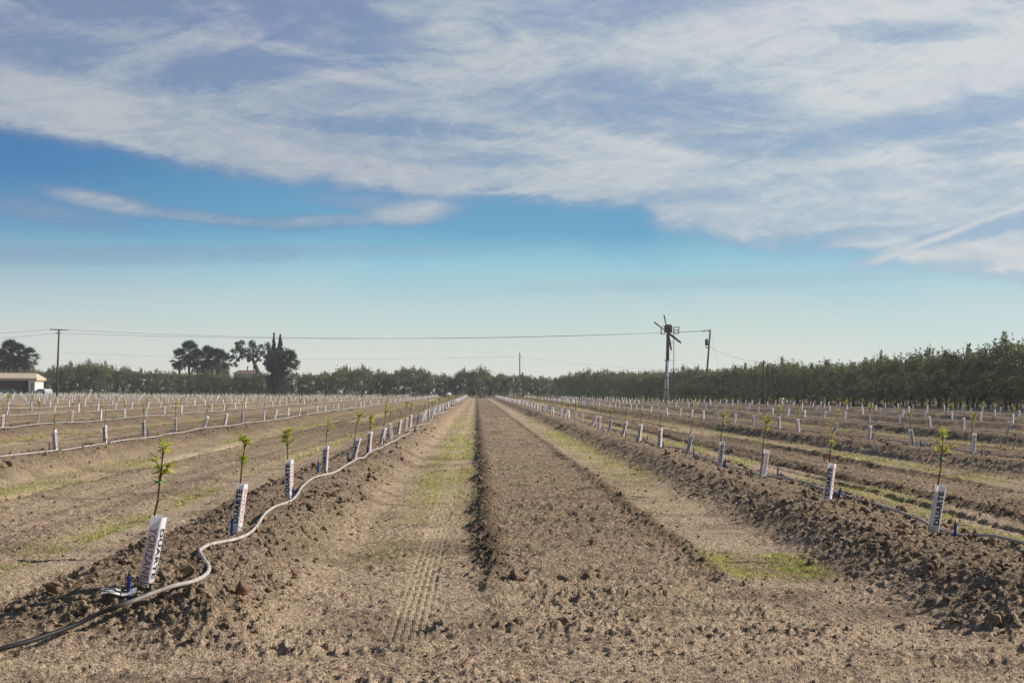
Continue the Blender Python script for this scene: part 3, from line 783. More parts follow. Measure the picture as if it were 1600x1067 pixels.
def far_saplings():
    h = GW / 2 * 1.05; n = len(rest)
    X = ALL[rest, 0]; Y = ALL[rest, 1]; Z = ZS[rest]
    lean = np.array([math.radians(saplings[i][3]) for i in rest]); tr = np.array([math.radians(saplings[i][4]) for i in rest])
    H = GH * rng.uniform(.93, 1.05, n)
    Vs = []; Fs = []
    c = np.array([(-h, -h), (h, -h), (h, h), (-h, h)])
    cx = c[None, :, 0] * np.cos(tr)[:, None] - c[None, :, 1] * np.sin(tr)[:, None]; cy = c[None, :, 0] * np.sin(tr)[:, None] + c[None, :, 1] * np.cos(tr)[:, None]
    b = np.stack([X[:, None] + cx, Y[:, None] + cy, np.repeat(Z[:, None], 4, 1)], -1)
    tp = np.stack([X[:, None] + cx + (H * np.sin(lean))[:, None], Y[:, None] + cy, np.repeat((Z + H * np.cos(lean))[:, None], 4, 1)], -1)
    V = np.concatenate([b, tp], 1).reshape(-1, 3); o_ = np.arange(n)[:, None] * 8
    F = np.concatenate([o_ + np.array(q) for q in ([0, 1, 5, 4], [1, 2, 6, 5], [2, 3, 7, 6], [3, 0, 4, 7])])
    gm = npmesh("guards", V, F, M_CARTON)
    # leaves and stems as the second material
    amt = rng.uniform(0, 1, n) ** 0.7; per = 16
    sel = np.repeat(np.arange(n), per); keep = rng.uniform(0, 1, len(sel)) < np.repeat(amt, per); sel = sel[keep]; m = len(sel)
    top = np.stack([X + .75 * np.sin(lean) * .7, Y, Z + .74], -1)[sel]
    P = top + rng.normal(0, 1, (m, 3)) * np.array([.07, .07, .085]); s = rng.uniform(.018, .036, m)
    a = rng.normal(0, 1, (m, 3)); a /= np.linalg.norm(a, axis=1)[:, None]; b2 = np.cross(a, rng.normal(0, 1, (m, 3))); b2 /= np.linalg.norm(b2, axis=1)[:, None]
    LV = np.stack([P - a * s[:, None], P + b2 * s[:, None] * .6, P + a * s[:, None], P - b2 * s[:, None] * .6], 1).reshape(-1, 3)
    st = np.stack([X, Y, Z + .3], -1); en = np.stack([X + .7 * np.sin(lean) * .7, Y, Z + .78], -1); w = np.array([.006, 0, 0])
    SV = np.stack([st - w, st + w, en + w, en - w], 1).reshape(-1, 3)
    V2 = np.concatenate([V, LV, SV]); F2 = np.concatenate([F, len(V) + np.arange(m * 4).reshape(-1, 4), len(V) + len(LV) + np.arange(n * 4).reshape(-1, 4)])
    me = npmesh("distant_young_trees", V2, F2, M_CARTON); me.materials.append(M_LEAF); me.materials.append(M_BARK)
    mi = np.concatenate([np.zeros(len(F)), np.ones(m), np.full(n, 2)]).astype(np.int32); me.polygons.foreach_set("material_index", mi); me.update()
    bpy.data.meshes.remove(gm)
    tag(link("distant_young_trees", me), "distant saplings in white guards massed toward the far end of the field", "young trees", kind="stuff")
far_saplings()

# ------------------------------------------------------------------ irrigation: hoses and blue stakes
def hose_material():
    m = bpy.data.materials.new("hose"); m.use_nodes = True; t = NT(m.node_tree); p = t.n['Principled BSDF']
    tc = t.n.new('ShaderNodeTexCoord'); n = t.noise(tc.outputs['Object'], 9, 5, .6)
    s = t.n.new('ShaderNodeSeparateXYZ'); t.l.new(tc.outputs['Object'], s.inputs[0])
    c = t.mix(t.smooth(n, .35, .7), srgb(178, 174, 170), srgb(142, 134, 126))
    c = t.mix(t.smooth(t.noise(tc.outputs['Object'], 26, 5, .7), .50, .68, 0.0, .45), c, srgb(140, 122, 100))
    c = t.mix(t.mul(t.smooth(s.outputs[1], 10.3, 9.95), t.smooth(s.outputs[0], -1.95, -2.35)), c, (0.02, 0.02, 0.022))
    t.l.new(c, p.inputs['Base Color']); p.inputs['Roughness'].default_value = .55; p.inputs['Specular IOR Level'].default_value = .25
    return m
M_HOSE = hose_material()
def hose_row0():
    px = [(-60, 1008), (-20, 1006), (0, 1005), (50, 1000), (100, 989), (150, 974), (200, 955), (235, 938), (270, 920), (300, 909), (322, 899), (326, 888), (317, 875), (312, 862), (324, 850), (350, 842), (378, 834), (397, 822), (410, 806),
          (430, 792), (458, 776), (474, 757), (492, 748), (524, 740), (545, 726), (562, 716), (582, 704), (600, 697), (622, 686), (640, 678)]
    P = []
    for x, y in px:
        Y = 12.0
        for _ in range(12):
            p = at(x, y, Y); z = max(crest_z(p.x, Y), 0) + .03
            Y = .5 * Y + .5 * (1.6 - z) * FPX / (y - (611 + (x - 800) * .0069))
        p = at(x, y, Y); P.append((p.x, p.y))
    return P
HR = 0.0155
def lay(P, step=0.07):
    """Catmull-Rom through plan points, draped on the relief"""
    P = [Vector((a, b, 0)) for a, b in P]; out = []
    for i in range(len(P) - 1):
        p0, p1, p2, p3 = P[max(i - 1, 0)], P[i], P[i + 1], P[min(i + 2, len(P) - 1)]
        n = max(2, int((p2 - p1).length / max(step, p1.y * .012)))
        for j in range(n):
            t = j / n
            out.append(0.5 * ((2 * p1) + (p2 - p0) * t + (2 * p0 - 5 * p1 + 4 * p2 - p3) * t * t + (3 * p1 - p0 - 3 * p2 + p3) * t ** 3))
    out.append(P[-1]); X = np.array([p.x for p in out]); Y = np.array([p.y for p in out])
    Z = height(X, Y)
    Zm = Z.copy()
    for s in range(1, 4):                       # a stiff pipe rides on the lumps
        Zm = np.maximum(Zm, np.concatenate([Z[s:], np.repeat(Z[-1:], s)])); Zm = np.maximum(Zm, np.concatenate([np.repeat(Z[:1], s), Z[:-s]]))
    for s in range(3): Zm[1:-1] = (Zm[:-2] + 2 * Zm[1:-1] + Zm[2:]) / 4
    return [Vector((x, y, z + HR * .8)) for x, y, z in zip(X, Y, Zm)]
HOSE0 = None
for k in range(-17, 9):
    X0 = ROW0 + PITCH * k; r2 = random.Random(300 + k)
    y0 = max(9.9, abs(X0) / 0.43 - 4)
    if k == 0:
        P = hose_row0(); y = P[-1][1] + 2
    else:
        P = []; y = y0
    side = {0: .30}.get(k, .26 if k < 1 else .22)
    while y < 349 and X0 < float(edge_x(y)) - 1:
        amp = .10 if k <= 0 else .05
        P.append((X0 + side + r2.gauss(0, amp), y)); y += r2.uniform(1.6, 3.2) if y < 60 else r2.uniform(4, 9)
    if len(P) < 3: continue
    pts = lay(P); m = MB()
    fat = [(HR if k == 0 else .0145) * max(1.0, min(1.4, p.y / 60)) for p in pts]
    m.tube(pts, fat, 8 if abs(k) < 3 else 5)
    o = m.build("irrigation_hose", M_HOSE)
    if k == 0: HOSE0 = pts
    lab = {0: "white irrigation hose with a black near end winding along the row nearest left", 1: "pale irrigation hose running behind the guards of the row nearest right"}.get(k, f"pale irrigation hose lying along the {row_name(k)}")
    tag(o, lab, "hose", "irrigation hoses along the tree rows")

def stake(X, Y, z, lean, hosept, label, loop):
    e = empty("irrigation_stake", (X, Y, z)); e.rotation_euler = (R(rs.uniform(-6, 6)), R(lean), 0)
    m = MB(); m.box((0, 0, .065), (.022, .009, .17)); m.box((0, -.007, .065), (.007, .008, .165)); m.box((0, .002, .144), (.028, .022, .026)); m.box((0, .001, .03), (.032, .014, .016)); m.build("stake_body", M_BLUE, e)
    m = MB(); m.tube([(0, 0, .16), (0, 0, .182), (0, 0, .186), (0, 0, .20)], [.009, .009, .005, .004], 8); m.build("sprinkler_head", M_BLACK, e)
    h = Vector(hosept) - Vector((X, Y, z)); r2 = random.Random(int(Y * 10)); m = MB(); pts = []
    for i in range(15):
        t = i / 14; p = Vector((0, 0, .14)).lerp(Vector(h) + Vector((0, 0, .006)), t)
        p += Vector((loop * math.sin(t * math.pi) , -.03 * math.sin(t * math.pi), .06 * math.sin(t * math.pi) * (1 - t) + .02 * math.sin(t * 9) * (1 - t)))
        pts.append(p)
    m.tube(pts, .0030, 5); m.build("feed_tube", M_TUBE, e)
    tag(e, label, "irrigation stake", "blue irrigation stakes beside the young trees")
M_TUBE = plain("feed_tube", (0.03, 0.03, 0.032), 0.4)
cnt = {}
for i in indiv:
    k, X, Y, lean, turn, flip, var = saplings[i]
    if Y > 46 or k not in (-2, -1, 0, 1, 2): continue
    cnt[k] = cnt.get(k, 0) + 1
    j = cnt[k]
    if k == 0: off = [(-.075, -.17), (.0, -.26), (.07, -.2), (-.07, -.2)][(j - 1) % 4]
    elif k == 1: off = [(.12, -.28), (.05, -.3), (.22, -.12), (.07, -.22)][(j - 1) % 4]
    else: off = (rs.uniform(-.1, .18), rs.uniform(-.3, -.1))
    sx, sy = X + off[0], Y + off[1]
    lw = 1.5
    if k == 1 and j == 2: lw = 14
    hx = X0 = ROW0 + PITCH * k + .25
    hp = (hx, sy + .2, crest_z(hx, sy) + .05)
    if k == 0: hp = min(HOSE0, key=lambda q: (q.x - sx - .22) ** 2 + (q.y - sy) ** 2)
    stake(sx, sy, hz(sx, sy) - .01, lw + rs.uniform(-3, 3), hp, f"blue stake with thin black feed tube beside the {ordinal(j)} tree, {row_name(k)}", rs.uniform(.05, .16) * (1 if k > 0 else -1))
# white strip of packaging beside the first stake
p = at(193, 925, 10.1)
m = MB(); r3 = random.Random(4)
top = []
for i in range(9):
    t = i / 8; x = -.10 + .20 * t; z = .012 + .010 * math.sin(t * 7) + .004 * r3.random()
    top.append((x, z))
for i in range(8):
    (x0, z0), (x1, z1) = top[i], top[i + 1]
    m.face([(x0, -.02, z0), (x1, -.02, z1), (x1, .022, z1 + .012), (x0, .022, z0 + .014)]); m.face([(x0, -.02, z0 - .004), (x0, .022, z0 + .008), (x1, .022, z1 + .006), (x1, -.02, z1 - .004)])
    m.face([(x0, -.02, z0 - .004), (x1, -.02, z1 - .004), (x1, -.02, z1), (x0, -.02, z0)])
e = empty("plastic_sleeve", (p.x, p.y, hz(p.x, p.y) + .012)); e.rotation_euler = (R(16), 0, R(4)); e.scale = (1.15, 1.25, 1.25); e.location.x -= .03
m.build("sleeve", plain("white_film", srgb(214, 214, 210), .35, var=.12, vscale=60), e)
m = MB(); m.tube([(-.02 + .085 * math.cos(a), -.004 + .020 * math.sin(a), .034 + .006 * math.sin(a)) for a in [i / 20 * 6.28 for i in range(21)]], .0028, 5, False); m.build("tube_ring", M_BLACK, e)
tag(e, "crumpled white plastic sleeve with a black loop lying left of the first blue stake", "plastic scrap")
# dry twigs by it
def twig(px, py, Y, pts, r, label):
    p = at(px, py, Y); m = MB(); m.tube(pts, [r, r * .8] + [r * .6] * (len(pts) - 2), 5)
    o = m.build("dry_twig", M_STRAW, None, (p.x, p.y, hz(p.x, p.y))); tag(o, label, "twig", "dry stalks by the left row end")
twig(168, 948, 10.2, [(-.06, -.05, .01), (-.03, -.02, .03), (.0, .0, .04), (.03, .05, .06)], .004, "thin pale dry stalk below the white plastic sleeve")
twig(132, 962, 10.0, [(-.05, .02, .05), (-.01, .0, .06), (.02, -.02, .03), (.05, -.03, .01)], .007, "curled yellowish stalk left of the thin pale one")

# ------------------------------------------------------------------ orchard, palms and other big trees
def foliage_mat(name, a, b):
    m = bpy.data.materials.new(name); m.use_nodes = True; t = NT(m.node_tree); p = t.n['Principled BSDF']
    g = t.n.new('ShaderNodeNewGeometry'); oi = t.n.new('ShaderNodeObjectInfo'); tc = t.n.new('ShaderNodeTexCoord')
    n = t.noise(tc.outputs['Object'], 0.9, 3, .6)
    c = t.mix(t.lin(t.add(t.mul(g.outputs['Random Per Island'], .6), t.mul(n, .5)), .2, .9), a, b)
    f = t.lin(oi.outputs['Random'], 0, 1, .8, 1.2); c = t.mix(1.0, c, t.vec(f, f, t.mul(f, .96)), 'MULTIPLY')
    t.l.new(c, p.inputs['Base Color']); p.inputs['Roughness'].default_value = .6; p.inputs['Specular IOR Level'].default_value = .25
    tr = t.n.new('ShaderNodeBsdfTranslucent'); t.l.new(c, tr.inputs[0]); mx = t.n.new('ShaderNodeMixShader'); mx.inputs[0].default_value = .38
    t.l.new(p.outputs[0], mx.inputs[1]); t.l.new(tr.outputs[0], mx.inputs[2]); t.l.new(mx.outputs[0], t.n['Material Output'].inputs[0])
    return m
M_ORCH = foliage_mat("orchard_leaf", (.085, .115, .060), (.25, .25, .11))
M_DARK = foliage_mat("dark_leaf", (.024, .034, .022), (.050, .060, .034))
M_PALM = foliage_mat("palm_leaf", (.022, .032, .018), (.060, .075, .032))
M_TRUNK = plain("tree_bark", (.06, .048, .038), .9, var=.3, vscale=3, bump=.5, bscale=12)
M_THATCH = plain("palm_thatch", (.075, .055, .038), .95, var=.3, vscale=2, bump=.8, bscale=8)

def cards(P, size, r, flat=0.0):
    n = len(P); s = size * r.uniform(.6, 1.3, n)
    a = r.normal(0, 1, (n, 3)); a /= np.linalg.norm(a, axis=1)[:, None]
    b = np.cross(a, r.normal(0, 1, (n, 3))); b /= np.linalg.norm(b, axis=1)[:, None]
    a, b = a * s[:, None], b * s[:, None] * .55
    return np.stack([P - a, P + b, P + a, P - b], 1).reshape(-1, 3)
def crown_mesh(seed, clumps, per, spread, leaf_size, mat, extra=None):
    """clumps: (n,4) centre + radius; leaves scattered mostly on each clump's shell"""
    r = np.random.default_rng(seed); P = []
    for cx, cy, cz, cr in clumps:
        k = int(per * max(.5, (cr / spread) ** 2)); v = r.normal(0, 1, (k, 3)); v /= np.linalg.norm(v, axis=1)[:, None]
        P.append(np.array([cx, cy, cz]) + v * cr * (r.uniform(0.25, 1.0, (k, 1)) ** .5) * np.array([1, 1, .85]))
    P = np.concatenate(P + ([extra] if extra is not None else []))
    V = cards(P, leaf_size, r); return npmesh("crown", V, np.arange(len(V)).reshape(-1, 4), mat)
def orchard_tree(seed, low=.75):
    """unit crown: about 6.3 m tall, 5.6 m across"""
    r = np.random.default_rng(seed); H = 6.0
    m = MB(); limbs = []
    m.tube([(0, 0, -.1), (0.02, 0, .5), (.04, .02, 1.0)], [.20, .16, .15], 8)
    for k in range(5):
        a = k * 1.257 + r.uniform(-.3, .3); s = r.uniform(.9, 1.5)
        pts = [Vector((.04, .02, .95)), Vector((math.cos(a) * s * .4, math.sin(a) * s * .4, 1.9)), Vector((math.cos(a) * s, math.sin(a) * s, 3.2)), Vector((math.cos(a) * s * 1.35, math.sin(a) * s * 1.35, 4.8))]
        m.tube(pts, [.11, .085, .055, .02], 6); limbs.append(pts)
        for q in range(2):
            b = a + r.uniform(-.9, .9); p0 = pts[1].lerp(pts[2], r.uniform(.2, .9)); m.tube([p0, p0 + Vector((math.cos(b) * .7, math.sin(b) * .7, .7)), p0 + Vector((math.cos(b) * 1.2, math.sin(b) * 1.2, 1.6))], [.045, .03, .012], 5)
    cl = []
    for i in range(74):
        a = r.uniform(0, 6.283); z = r.uniform(low, 5.6); f = 1 - ((z - 3.0) / 3.4) ** 2 * (1 if z > 3 else .6)
        rad = 2.75 * math.sqrt(max(f, .1)) * r.uniform(.35, 1.0) ** .6
        cl.append((math.cos(a) * rad, math.sin(a) * rad, z + r.uniform(-.2, .2), r.uniform(.35, .75)))
    ex = []
    for i in range(44):                       # upright whips on top
        a = r.uniform(0, 6.283); q = r.uniform(0, 2.3); x, y = math.cos(a) * q, math.sin(a) * q; z0 = 5.2 - q * .45; L = r.uniform(.6, 2.0); dx, dy = r.normal(0, .18, 2)
        t = r.uniform(0, 1, 26)[:, None]; ex.append(np.array([x, y, z0]) + t * np.array([dx, dy, L]) + r.normal(0, .055, (26, 3)))
    return m.mesh("trunk", M_TRUNK), crown_mesh(seed, cl, 62, .6, .115, M_ORCH, np.concatenate(ex))
ORCH = [orchard_tree(2000 + i, .75 if i < 4 else 1.45) for i in range(8)]
# silhouette of the tree line: (azimuth pixel, top pixel) turned into tree heights
SIL = [(-200, 575), (0, 578), (60, 576), (100, 571), (150, 564), (190, 571), (240, 578), (310, 581), (400, 582), (480, 583), (510, 579), (540, 570), (580, 574), (610, 579), (640, 570), (665, 575), (690, 583), (715, 583), (725, 577), (739, 569), (756, 576),
       (768, 584), (800, 581), (830, 583), (860, 589), (885, 587), (900, 580), (940, 578), (985, 583), (1020, 581), (1060, 576), (1100, 575), (1140, 573), (1170, 569), (1200, 564), (1240, 565), (1300, 566), (1345, 561), (1380, 556), (1410, 557),
       (1450, 550), (1475, 540), (1500, 541), (1525, 533), (1545, 545), (1565, 541), (1580, 530), (1600, 531), (1800, 512), (2200, 470)]
sx_ = [a for a, b in SIL]; sy_ = [b for a, b in SIL]
def tree_height(X, Y):
    px = 745 + FPX * X / Y; hor = 611 + (px - 800) * .0069
    return (hor - float(np.interp(px, sx_, sy_))) * Y / FPX + 1.6
rt = random.Random(77)
def plant_orchard(X, Y, h, label, group, wide=1.0):
    mt, mc = rt.choice(ORCH[:4] if Y > 235 else ORCH[4:]); e = empty("almond_tree", (X, Y, 0)); e.rotation_euler = (0, 0, rt.uniform(0, 6.28))
    s = h / 6.35; w = (.55 + .45 * s) * wide; e.scale = (w, w, s)
    link("trunk", mt, e); link("crown", mc, e); tag(e, label, "tree", group)
REAR = []
def rear(X, Y, h): REAR.append((X, Y, h, rt.uniform(0, 6.28), rt.randrange(len(ORCH))))
gap = lambda X, Y: False
n_far = 0
x = 17.5
line = []
while x > -142:
    line.append((x + rt.uniform(-.4, .4), 363 + rt.uniform(-1, 1))); x -= 4.1
for i, (X, Y) in enumerate(line):
    plant_orchard(X, Y, tree_height(X, Y) * rt.uniform(.86, 1.04), f"almond tree in the far orchard edge, {ordinal(i + 1)} leftward from its right corner", "orchard trees across the far end")
for r_i, (yy, cut) in enumerate(((368.5, .93), (374, .95), (380, .95))):
    q_ = 0
    x = 26
    while x > -146:
        rear(x + rt.uniform(-.5, .5), yy + rt.uniform(-.6, .6), tree_height(x, yy) * cut * rt.uniform(.93, 1.02)); x -= 4.9; q_ += 1
EDGE = [(20.5, 356), (36.8, 251), (51.8, 134), (62.0, 50)]
L = 0; seg = []
for (xa, ya), (xb, yb) in zip(EDGE[:-1], EDGE[1:]):
    D_ = math.hypot(xb - xa, yb - ya); n = int(D_ / 4.3)
    for i in range(n): t = i / n; seg.append((xa + (xb - xa) * t, ya + (yb - ya) * t))
j = 0
for (X, Y) in seg:
    if X / Y > .47: continue
    j += 1
    plant_orchard(X + rt.uniform(-.3, .3), Y, tree_height(X, Y) * rt.uniform(.88, 1.05), f"almond tree in the right-hand orchard edge, {ordinal(j)} from its far corner", "orchard trees along the right side")
    for q in (1, 2, 3, 4):
        if X / Y > .45 - .01 * q: continue
        xx, yy, hh = X + 5.6 * q + rt.uniform(-.4, .4), Y + 2.4 * (q % 2), tree_height(X, Y) * (.95 + .01 * q) * rt.uniform(.92, 1.02)
        if q == 1: plant_orchard(xx, yy, hh, f"almond tree glimpsed in the second line of the right orchard, {ordinal(j)} from far end", "orchard trees behind the right edge")
        else: rear(xx, yy, hh)

def rear_orchard():
    Vs, Fs, off = [], [], 0
    for X, Y, h, a, k in REAR:
        for part, step in ((ORCH[k][1], 3),):
            n = len(part.vertices); co = np.empty(n * 3, np.float32); part.vertices.foreach_get("co", co); co = co.reshape(-1, 4, 3)[::step].reshape(-1, 3)
            c_ = co.reshape(-1, 4, 3); mid = c_.mean(1, keepdims=True); co = (mid + (c_ - mid) * 1.6).reshape(-1, 3)
            s_ = h / 6.35; w = .55 + .45 * s_; x = co[:, 0] * w; y = co[:, 1] * w
            Vs.append(np.stack([x * math.cos(a) - y * math.sin(a) + X, x * math.sin(a) + y * math.cos(a) + Y, co[:, 2] * s_], -1))
            Fs.append(np.arange(len(co)).reshape(-1, 4) + off); off += len(co)
        t_ = np.array([(-.15, 0, -.1), (.15, 0, -.1), (.12, 0, 2.2), (-.12, 0, 2.2)]) + np.array([X, Y, 0]); Vs.append(t_); Fs.append(np.arange(4).reshape(1, 4) + off); off += 4
    tag(link("orchard_interior", npmesh("orchard_interior", np.concatenate(Vs), np.concatenate(Fs), M_ORCH)), "deeper almond orchard that reads as one dark mass behind the edge trees", "orchard", kind="stuff")
rear_orchard()
def frond_fan(r, n, L, width):
    """palmate leaf: fan of narrow blades on a stalk, built along +X"""
    q = []
    for i in range(n):
        a = (i / (n - 1) - .5) * 3.6; q.append(a)
    return q
def fan_palm(px, topy, Y, label, Rc=1.5, nfr=46, skirt=3.5, seed=0, basez=0.0, lean=0.0):
    r = random.Random(seed); top = at(px, topy, Y); Rc *= 1.22; nfr = int(nfr * .92); H = top.z - Rc * .95
    X = top.x; e = empty("fan_palm", (X - lean, Y, basez)); H -= basez
    m = MB(); m.tube([(0, 0, -.2), (lean * .2, 0, H * .35), (lean * .6, 0, H * .7), (lean, 0, H)], [.42, .33, .30, .28], 10); m.build("trunk", M_TRUNK, e)
    vs, fs = [], []
    def blade(p, d, s, L, w):
        b = len(vs); vs.extend([tuple(p), tuple(p + d * L * .5 + s * w), tuple(p + d * L + Vector((0, 0, -.12 * L))), tuple(p + d * L * .5 - s * w)]); fs.append((b, b + 1, b + 2, b + 3))
    for i in range(nfr):
        a = r.uniform(0, 6.283); el = R(r.uniform(-50, 85)); d = Vector((math.cos(a) * math.cos(el), math.sin(a) * math.cos(el), math.sin(el)))
        s = d.cross(Vector((r.uniform(-.3, .3), r.uniform(-.3, .3), 1))).normalized(); up = s.cross(d)
        p0 = Vector((lean, 0, H + .1)); L1 = Rc * r.uniform(.55, .8); hub = p0 + d * L1
        b = len(vs); vs.extend([tuple(p0 - s * .03), tuple(p0 + s * .03), tuple(hub + s * .02), tuple(hub - s * .02)]); fs.append((b, b + 1, b + 2, b + 3))
        for k in range(15):
            t = (k / 14 - .5) * 3.3; dd = (d * math.cos(t) + s * math.sin(t) + up * .25).normalized(); ss_ = dd.cross(up).normalized()
            blade(hub, dd, ss_, Rc * r.uniform(.46, .66), .085)
    me = bpy.data.meshes.new("fronds"); me.from_pydata(vs, [], fs); me.materials.append(M_PALM); me.update(); link("fronds", me, e)
    vs, fs = [], []
    for i in range(int(110 * skirt)):
        a = r.uniform(0, 6.283); z = H - r.uniform(0, 1) ** 1.1 * skirt; rr = (.45 + .55 * min(1, (H - z) / 1.0)) * r.uniform(.7, 1.05) * Rc * .62
        p = Vector((lean * .85 + math.cos(a) * rr, math.sin(a) * rr, z)); d = Vector((math.cos(a) * .25, math.sin(a) * .25, -1)).normalized(); blade(p, d, Vector((-math.sin(a), math.cos(a), 0)), r.uniform(.6, 1.1), .13)
    me = bpy.data.meshes.new("skirt"); me.from_pydata(vs, [], fs); me.materials.append(M_THATCH); me.update(); link("dead_frond_skirt", me, e)
    tag(e, label, "palm", "fan palms above the orchard")
fan_palm(16, 534, 395, "tallest fan palm of the clump above the tan shed at far left", 2.6, 60, 8, 1)
fan_palm(30, 539, 398, "middle fan palm of the clump above the tan shed", 2.3, 54, 8, 2)
fan_palm(44, 545, 394, "right-hand fan palm of the clump above the tan shed", 2.4, 54, 8, 3)
fan_palm(2, 548, 399, "left-hand fan palm of the clump at the picture's left edge", 2.2, 50, 8, 21)
fan_palm(296, 535, 395, "tall fan palm with open crown, left of the dense palms", 2.4, 56, 3, 4)
fan_palm(281, 547, 393, "lower fan palm to the left of the tall open-crowned one", 2.2, 42, 2, 5)
fan_palm(309, 547, 397, "fan palm just right of the tall open-crowned one", 2.1, 42, 3, 6)
fan_palm(325, 543, 392, "dense fan palm, left of the pair beside the spreading tree", 2.4, 66, 9, 7)
fan_palm(340, 546, 394, "dense fan palm, right of the pair beside the spreading tree", 2.4, 66, 9, 8)
fan_palm(350, 552, 396, "small fan palm at the right of the dense pair", 1.9, 50, 8, 9)

def big_tree(name, X, Y, limbs, clumps, per, mat, label, cat="tree", leaf_size=.19, seed=1):
    e = empty(name, (X, Y, 0)); m = MB()
    for pts, rad in limbs: m.tube([Vector(p) - Vector((X, Y, 0)) for p in pts], rad, 8)
    m.build("trunk", M_TRUNK, e)
    link("crown", crown_mesh(seed, [(c[0] - X, c[1] - Y, c[2], c[3]) for c in clumps], per, 1.0, leaf_size, mat), e); tag(e, label, cat)
rb = random.Random(9)
Yb = 388
def A(px, py, dy=0): p = at(px, py, Yb + dy); return (p.x, p.y, p.z)
base = at(407, 600, Yb)
cl = []
for (px, py, rr) in [(372, 537, 1.1), (380, 536, 1.0), (393, 537, 1.2), (397, 542, 1.2), (366, 548, 1.2), (372, 545, 1.5), (381, 548, 1.6), (390, 549, 1.5), (400, 549, 1.5), (409, 543, 1.3), (417, 540, 1.1), (366, 557, 1.1), (371, 563, .9), (369, 569, .7), (378, 556, 1.2), (389, 556, 1.1),
                     (399, 556, 1.0), (410, 552, 1.3), (420, 547, 1.1), (416, 559, 1.0), (405, 562, .6), (390, 563, .6), (422, 553, 1.1), (412, 566, .6)]:
    for q in range(4):
        p = A(px + rb.uniform(-3, 3), py + rb.uniform(-2.5, 2.5), rb.uniform(-3, 3)); cl.append((*p, rr * rb.uniform(.45, .75)))
big_tree("spreading_tree", base.x, base.y, [([(base.x, base.y, -.2), A(404, 584), A(399, 571), A(395, 561)], [.75, .6, .5, .35]), ([A(396, 563), A(385, 555), A(374, 548), A(370, 540)], [.32, .25, .2, .1]), ([A(395, 561), A(396, 552), A(394, 540)], [.3, .2, .1]),
         ([A(398, 568), A(407, 556), A(416, 546)], [.28, .2, .1]), ([A(385, 555), A(372, 560), A(368, 568)], [.2, .14, .08])], cl, 95, M_DARK, "wide spreading dark tree on a leaning bare trunk, left of the cypresses", seed=31)
Yb = 357
base = at(433, 600, Yb); cl = []
for i in range(210):
    a = rb.uniform(0, 6.28); t = rb.uniform(0, 1) ** .5; px = 440 + math.cos(a) * 25 * t; py = 565 + math.sin(a) * 21 * t
    if (px - 459) ** 2 / 30 + (py - 565) ** 2 / 12 < 1: continue
    p = A(px, py, rb.uniform(-3, 3)); cl.append((*p, rb.uniform(.45, .85)))
for i in range(60):
    p = A(rb.uniform(419, 445), rb.uniform(570, 612), rb.uniform(-1.6, 1.6)); cl.append((*p, rb.uniform(.5, .9)))
for px, py in [(464, 575), (466, 566), (462, 583), (456, 590), (450, 594), (417, 556), (421, 549), (460, 554), (455, 550)]:
    p = A(px, py); cl.append((*p, .7))
big_tree("broad_tree", base.x, base.y, [([(base.x, base.y, -.2), A(434, 590), A(437, 570), A(440, 553)], [.55, .45, .35, .15]), ([A(435, 585), A(448, 570), A(458, 560)], [.3, .2, .1]), ([A(434, 585), A(426, 568), A(422, 555)], [.3, .2, .1])], cl, 85, M_DARK, "broad very dark tree reaching the ground in front of the orchard, below the cypresses", seed=32)
for px, ty, w, lab, sd_ in ((428, 520, .62, "left and taller of the two narrow pointed cypresses", 41), (438, 522, .85, "right and broader of the two narrow pointed cypresses", 42)):
    Yb = 362; tp = at(px, ty, Yb); e = empty("cypress", (tp.x, Yb, 0)); m = MB(); m.tube([(0, 0, -.2), (0, 0, tp.z * .5), (0, 0, tp.z * .96)], [.22, .15, .03], 7); m.build("trunk", M_TRUNK, e)
    cl = []; r_ = np.random.default_rng(sd_)
    for i in range(150):
        t = i / 149; z = .6 + (tp.z - .5) * t; rr = w * min(1, (1 - t) * 3.6 + .10); a = r_.uniform(0, 6.28); cl.append((math.cos(a) * rr * .4, math.sin(a) * rr * .4, z - .2, max(rr * .7, .14)))
    link("crown", crown_mesh(sd_, cl, 110, .6, .15, M_DARK), e); tag(e, lab, "cypress", "cypresses above the broad dark tree")
# small trees that stand out
def small_tree(px, topy, Y, rad, label, mat, seed, name="shrub"):
    tp = at(px, topy, Y); e = empty(name, (tp.x, Y, 0)); H = tp.z; m = MB(); m.tube([(0, 0, -.1), (.05, 0, H * .4), (0, 0, H * .8)], [.10, .07, .03], 6)
    r_ = np.random.default_rng(seed); cl = []
    for i in range(26):
        a = r_.uniform(0, 6.28); z = r_.uniform(.25, .92) * H; q = rad * r_.uniform(.2, .9) * math.sin(math.pi * min(.95, z / H)); cl.append((math.cos(a) * q, math.sin(a) * q, z, rad * .32))
    m.build("trunk", M_TRUNK, e); link("crown", crown_mesh(seed, cl, 40, rad * .32, .07, mat), e); tag(e, label, "shrub")
M_PINK = foliage_mat("dry_leaf", (.13, .11, .085), (.22, .18, .14))
small_tree(724, 608, 356, 1.1, "pale dry shrub at the far end, left of the centre alley", M_PINK, 61)
small_tree(750, 610, 356, .9, "pale dry shrub at the far end, right of the centre alley", M_PINK, 62)
tp = at(1131, 606, 175); e = empty("bare_sapling", (tp.x, 175, .2)); m = MB()
m.tube([(.35, 0, -.2), (.2, 0, .6), (0, 0, tp.z * .75)], [.03, .022, .014], 6)
for a in (-1.0, -.4, .5, .1): m.tube([(0.05, 0, tp.z * .55), (a * .35, 0, tp.z * .8), (a * .8, 0, tp.z * .98)], [.014, .01, .006], 5)
m.build("trunk", M_TRUNK, e)
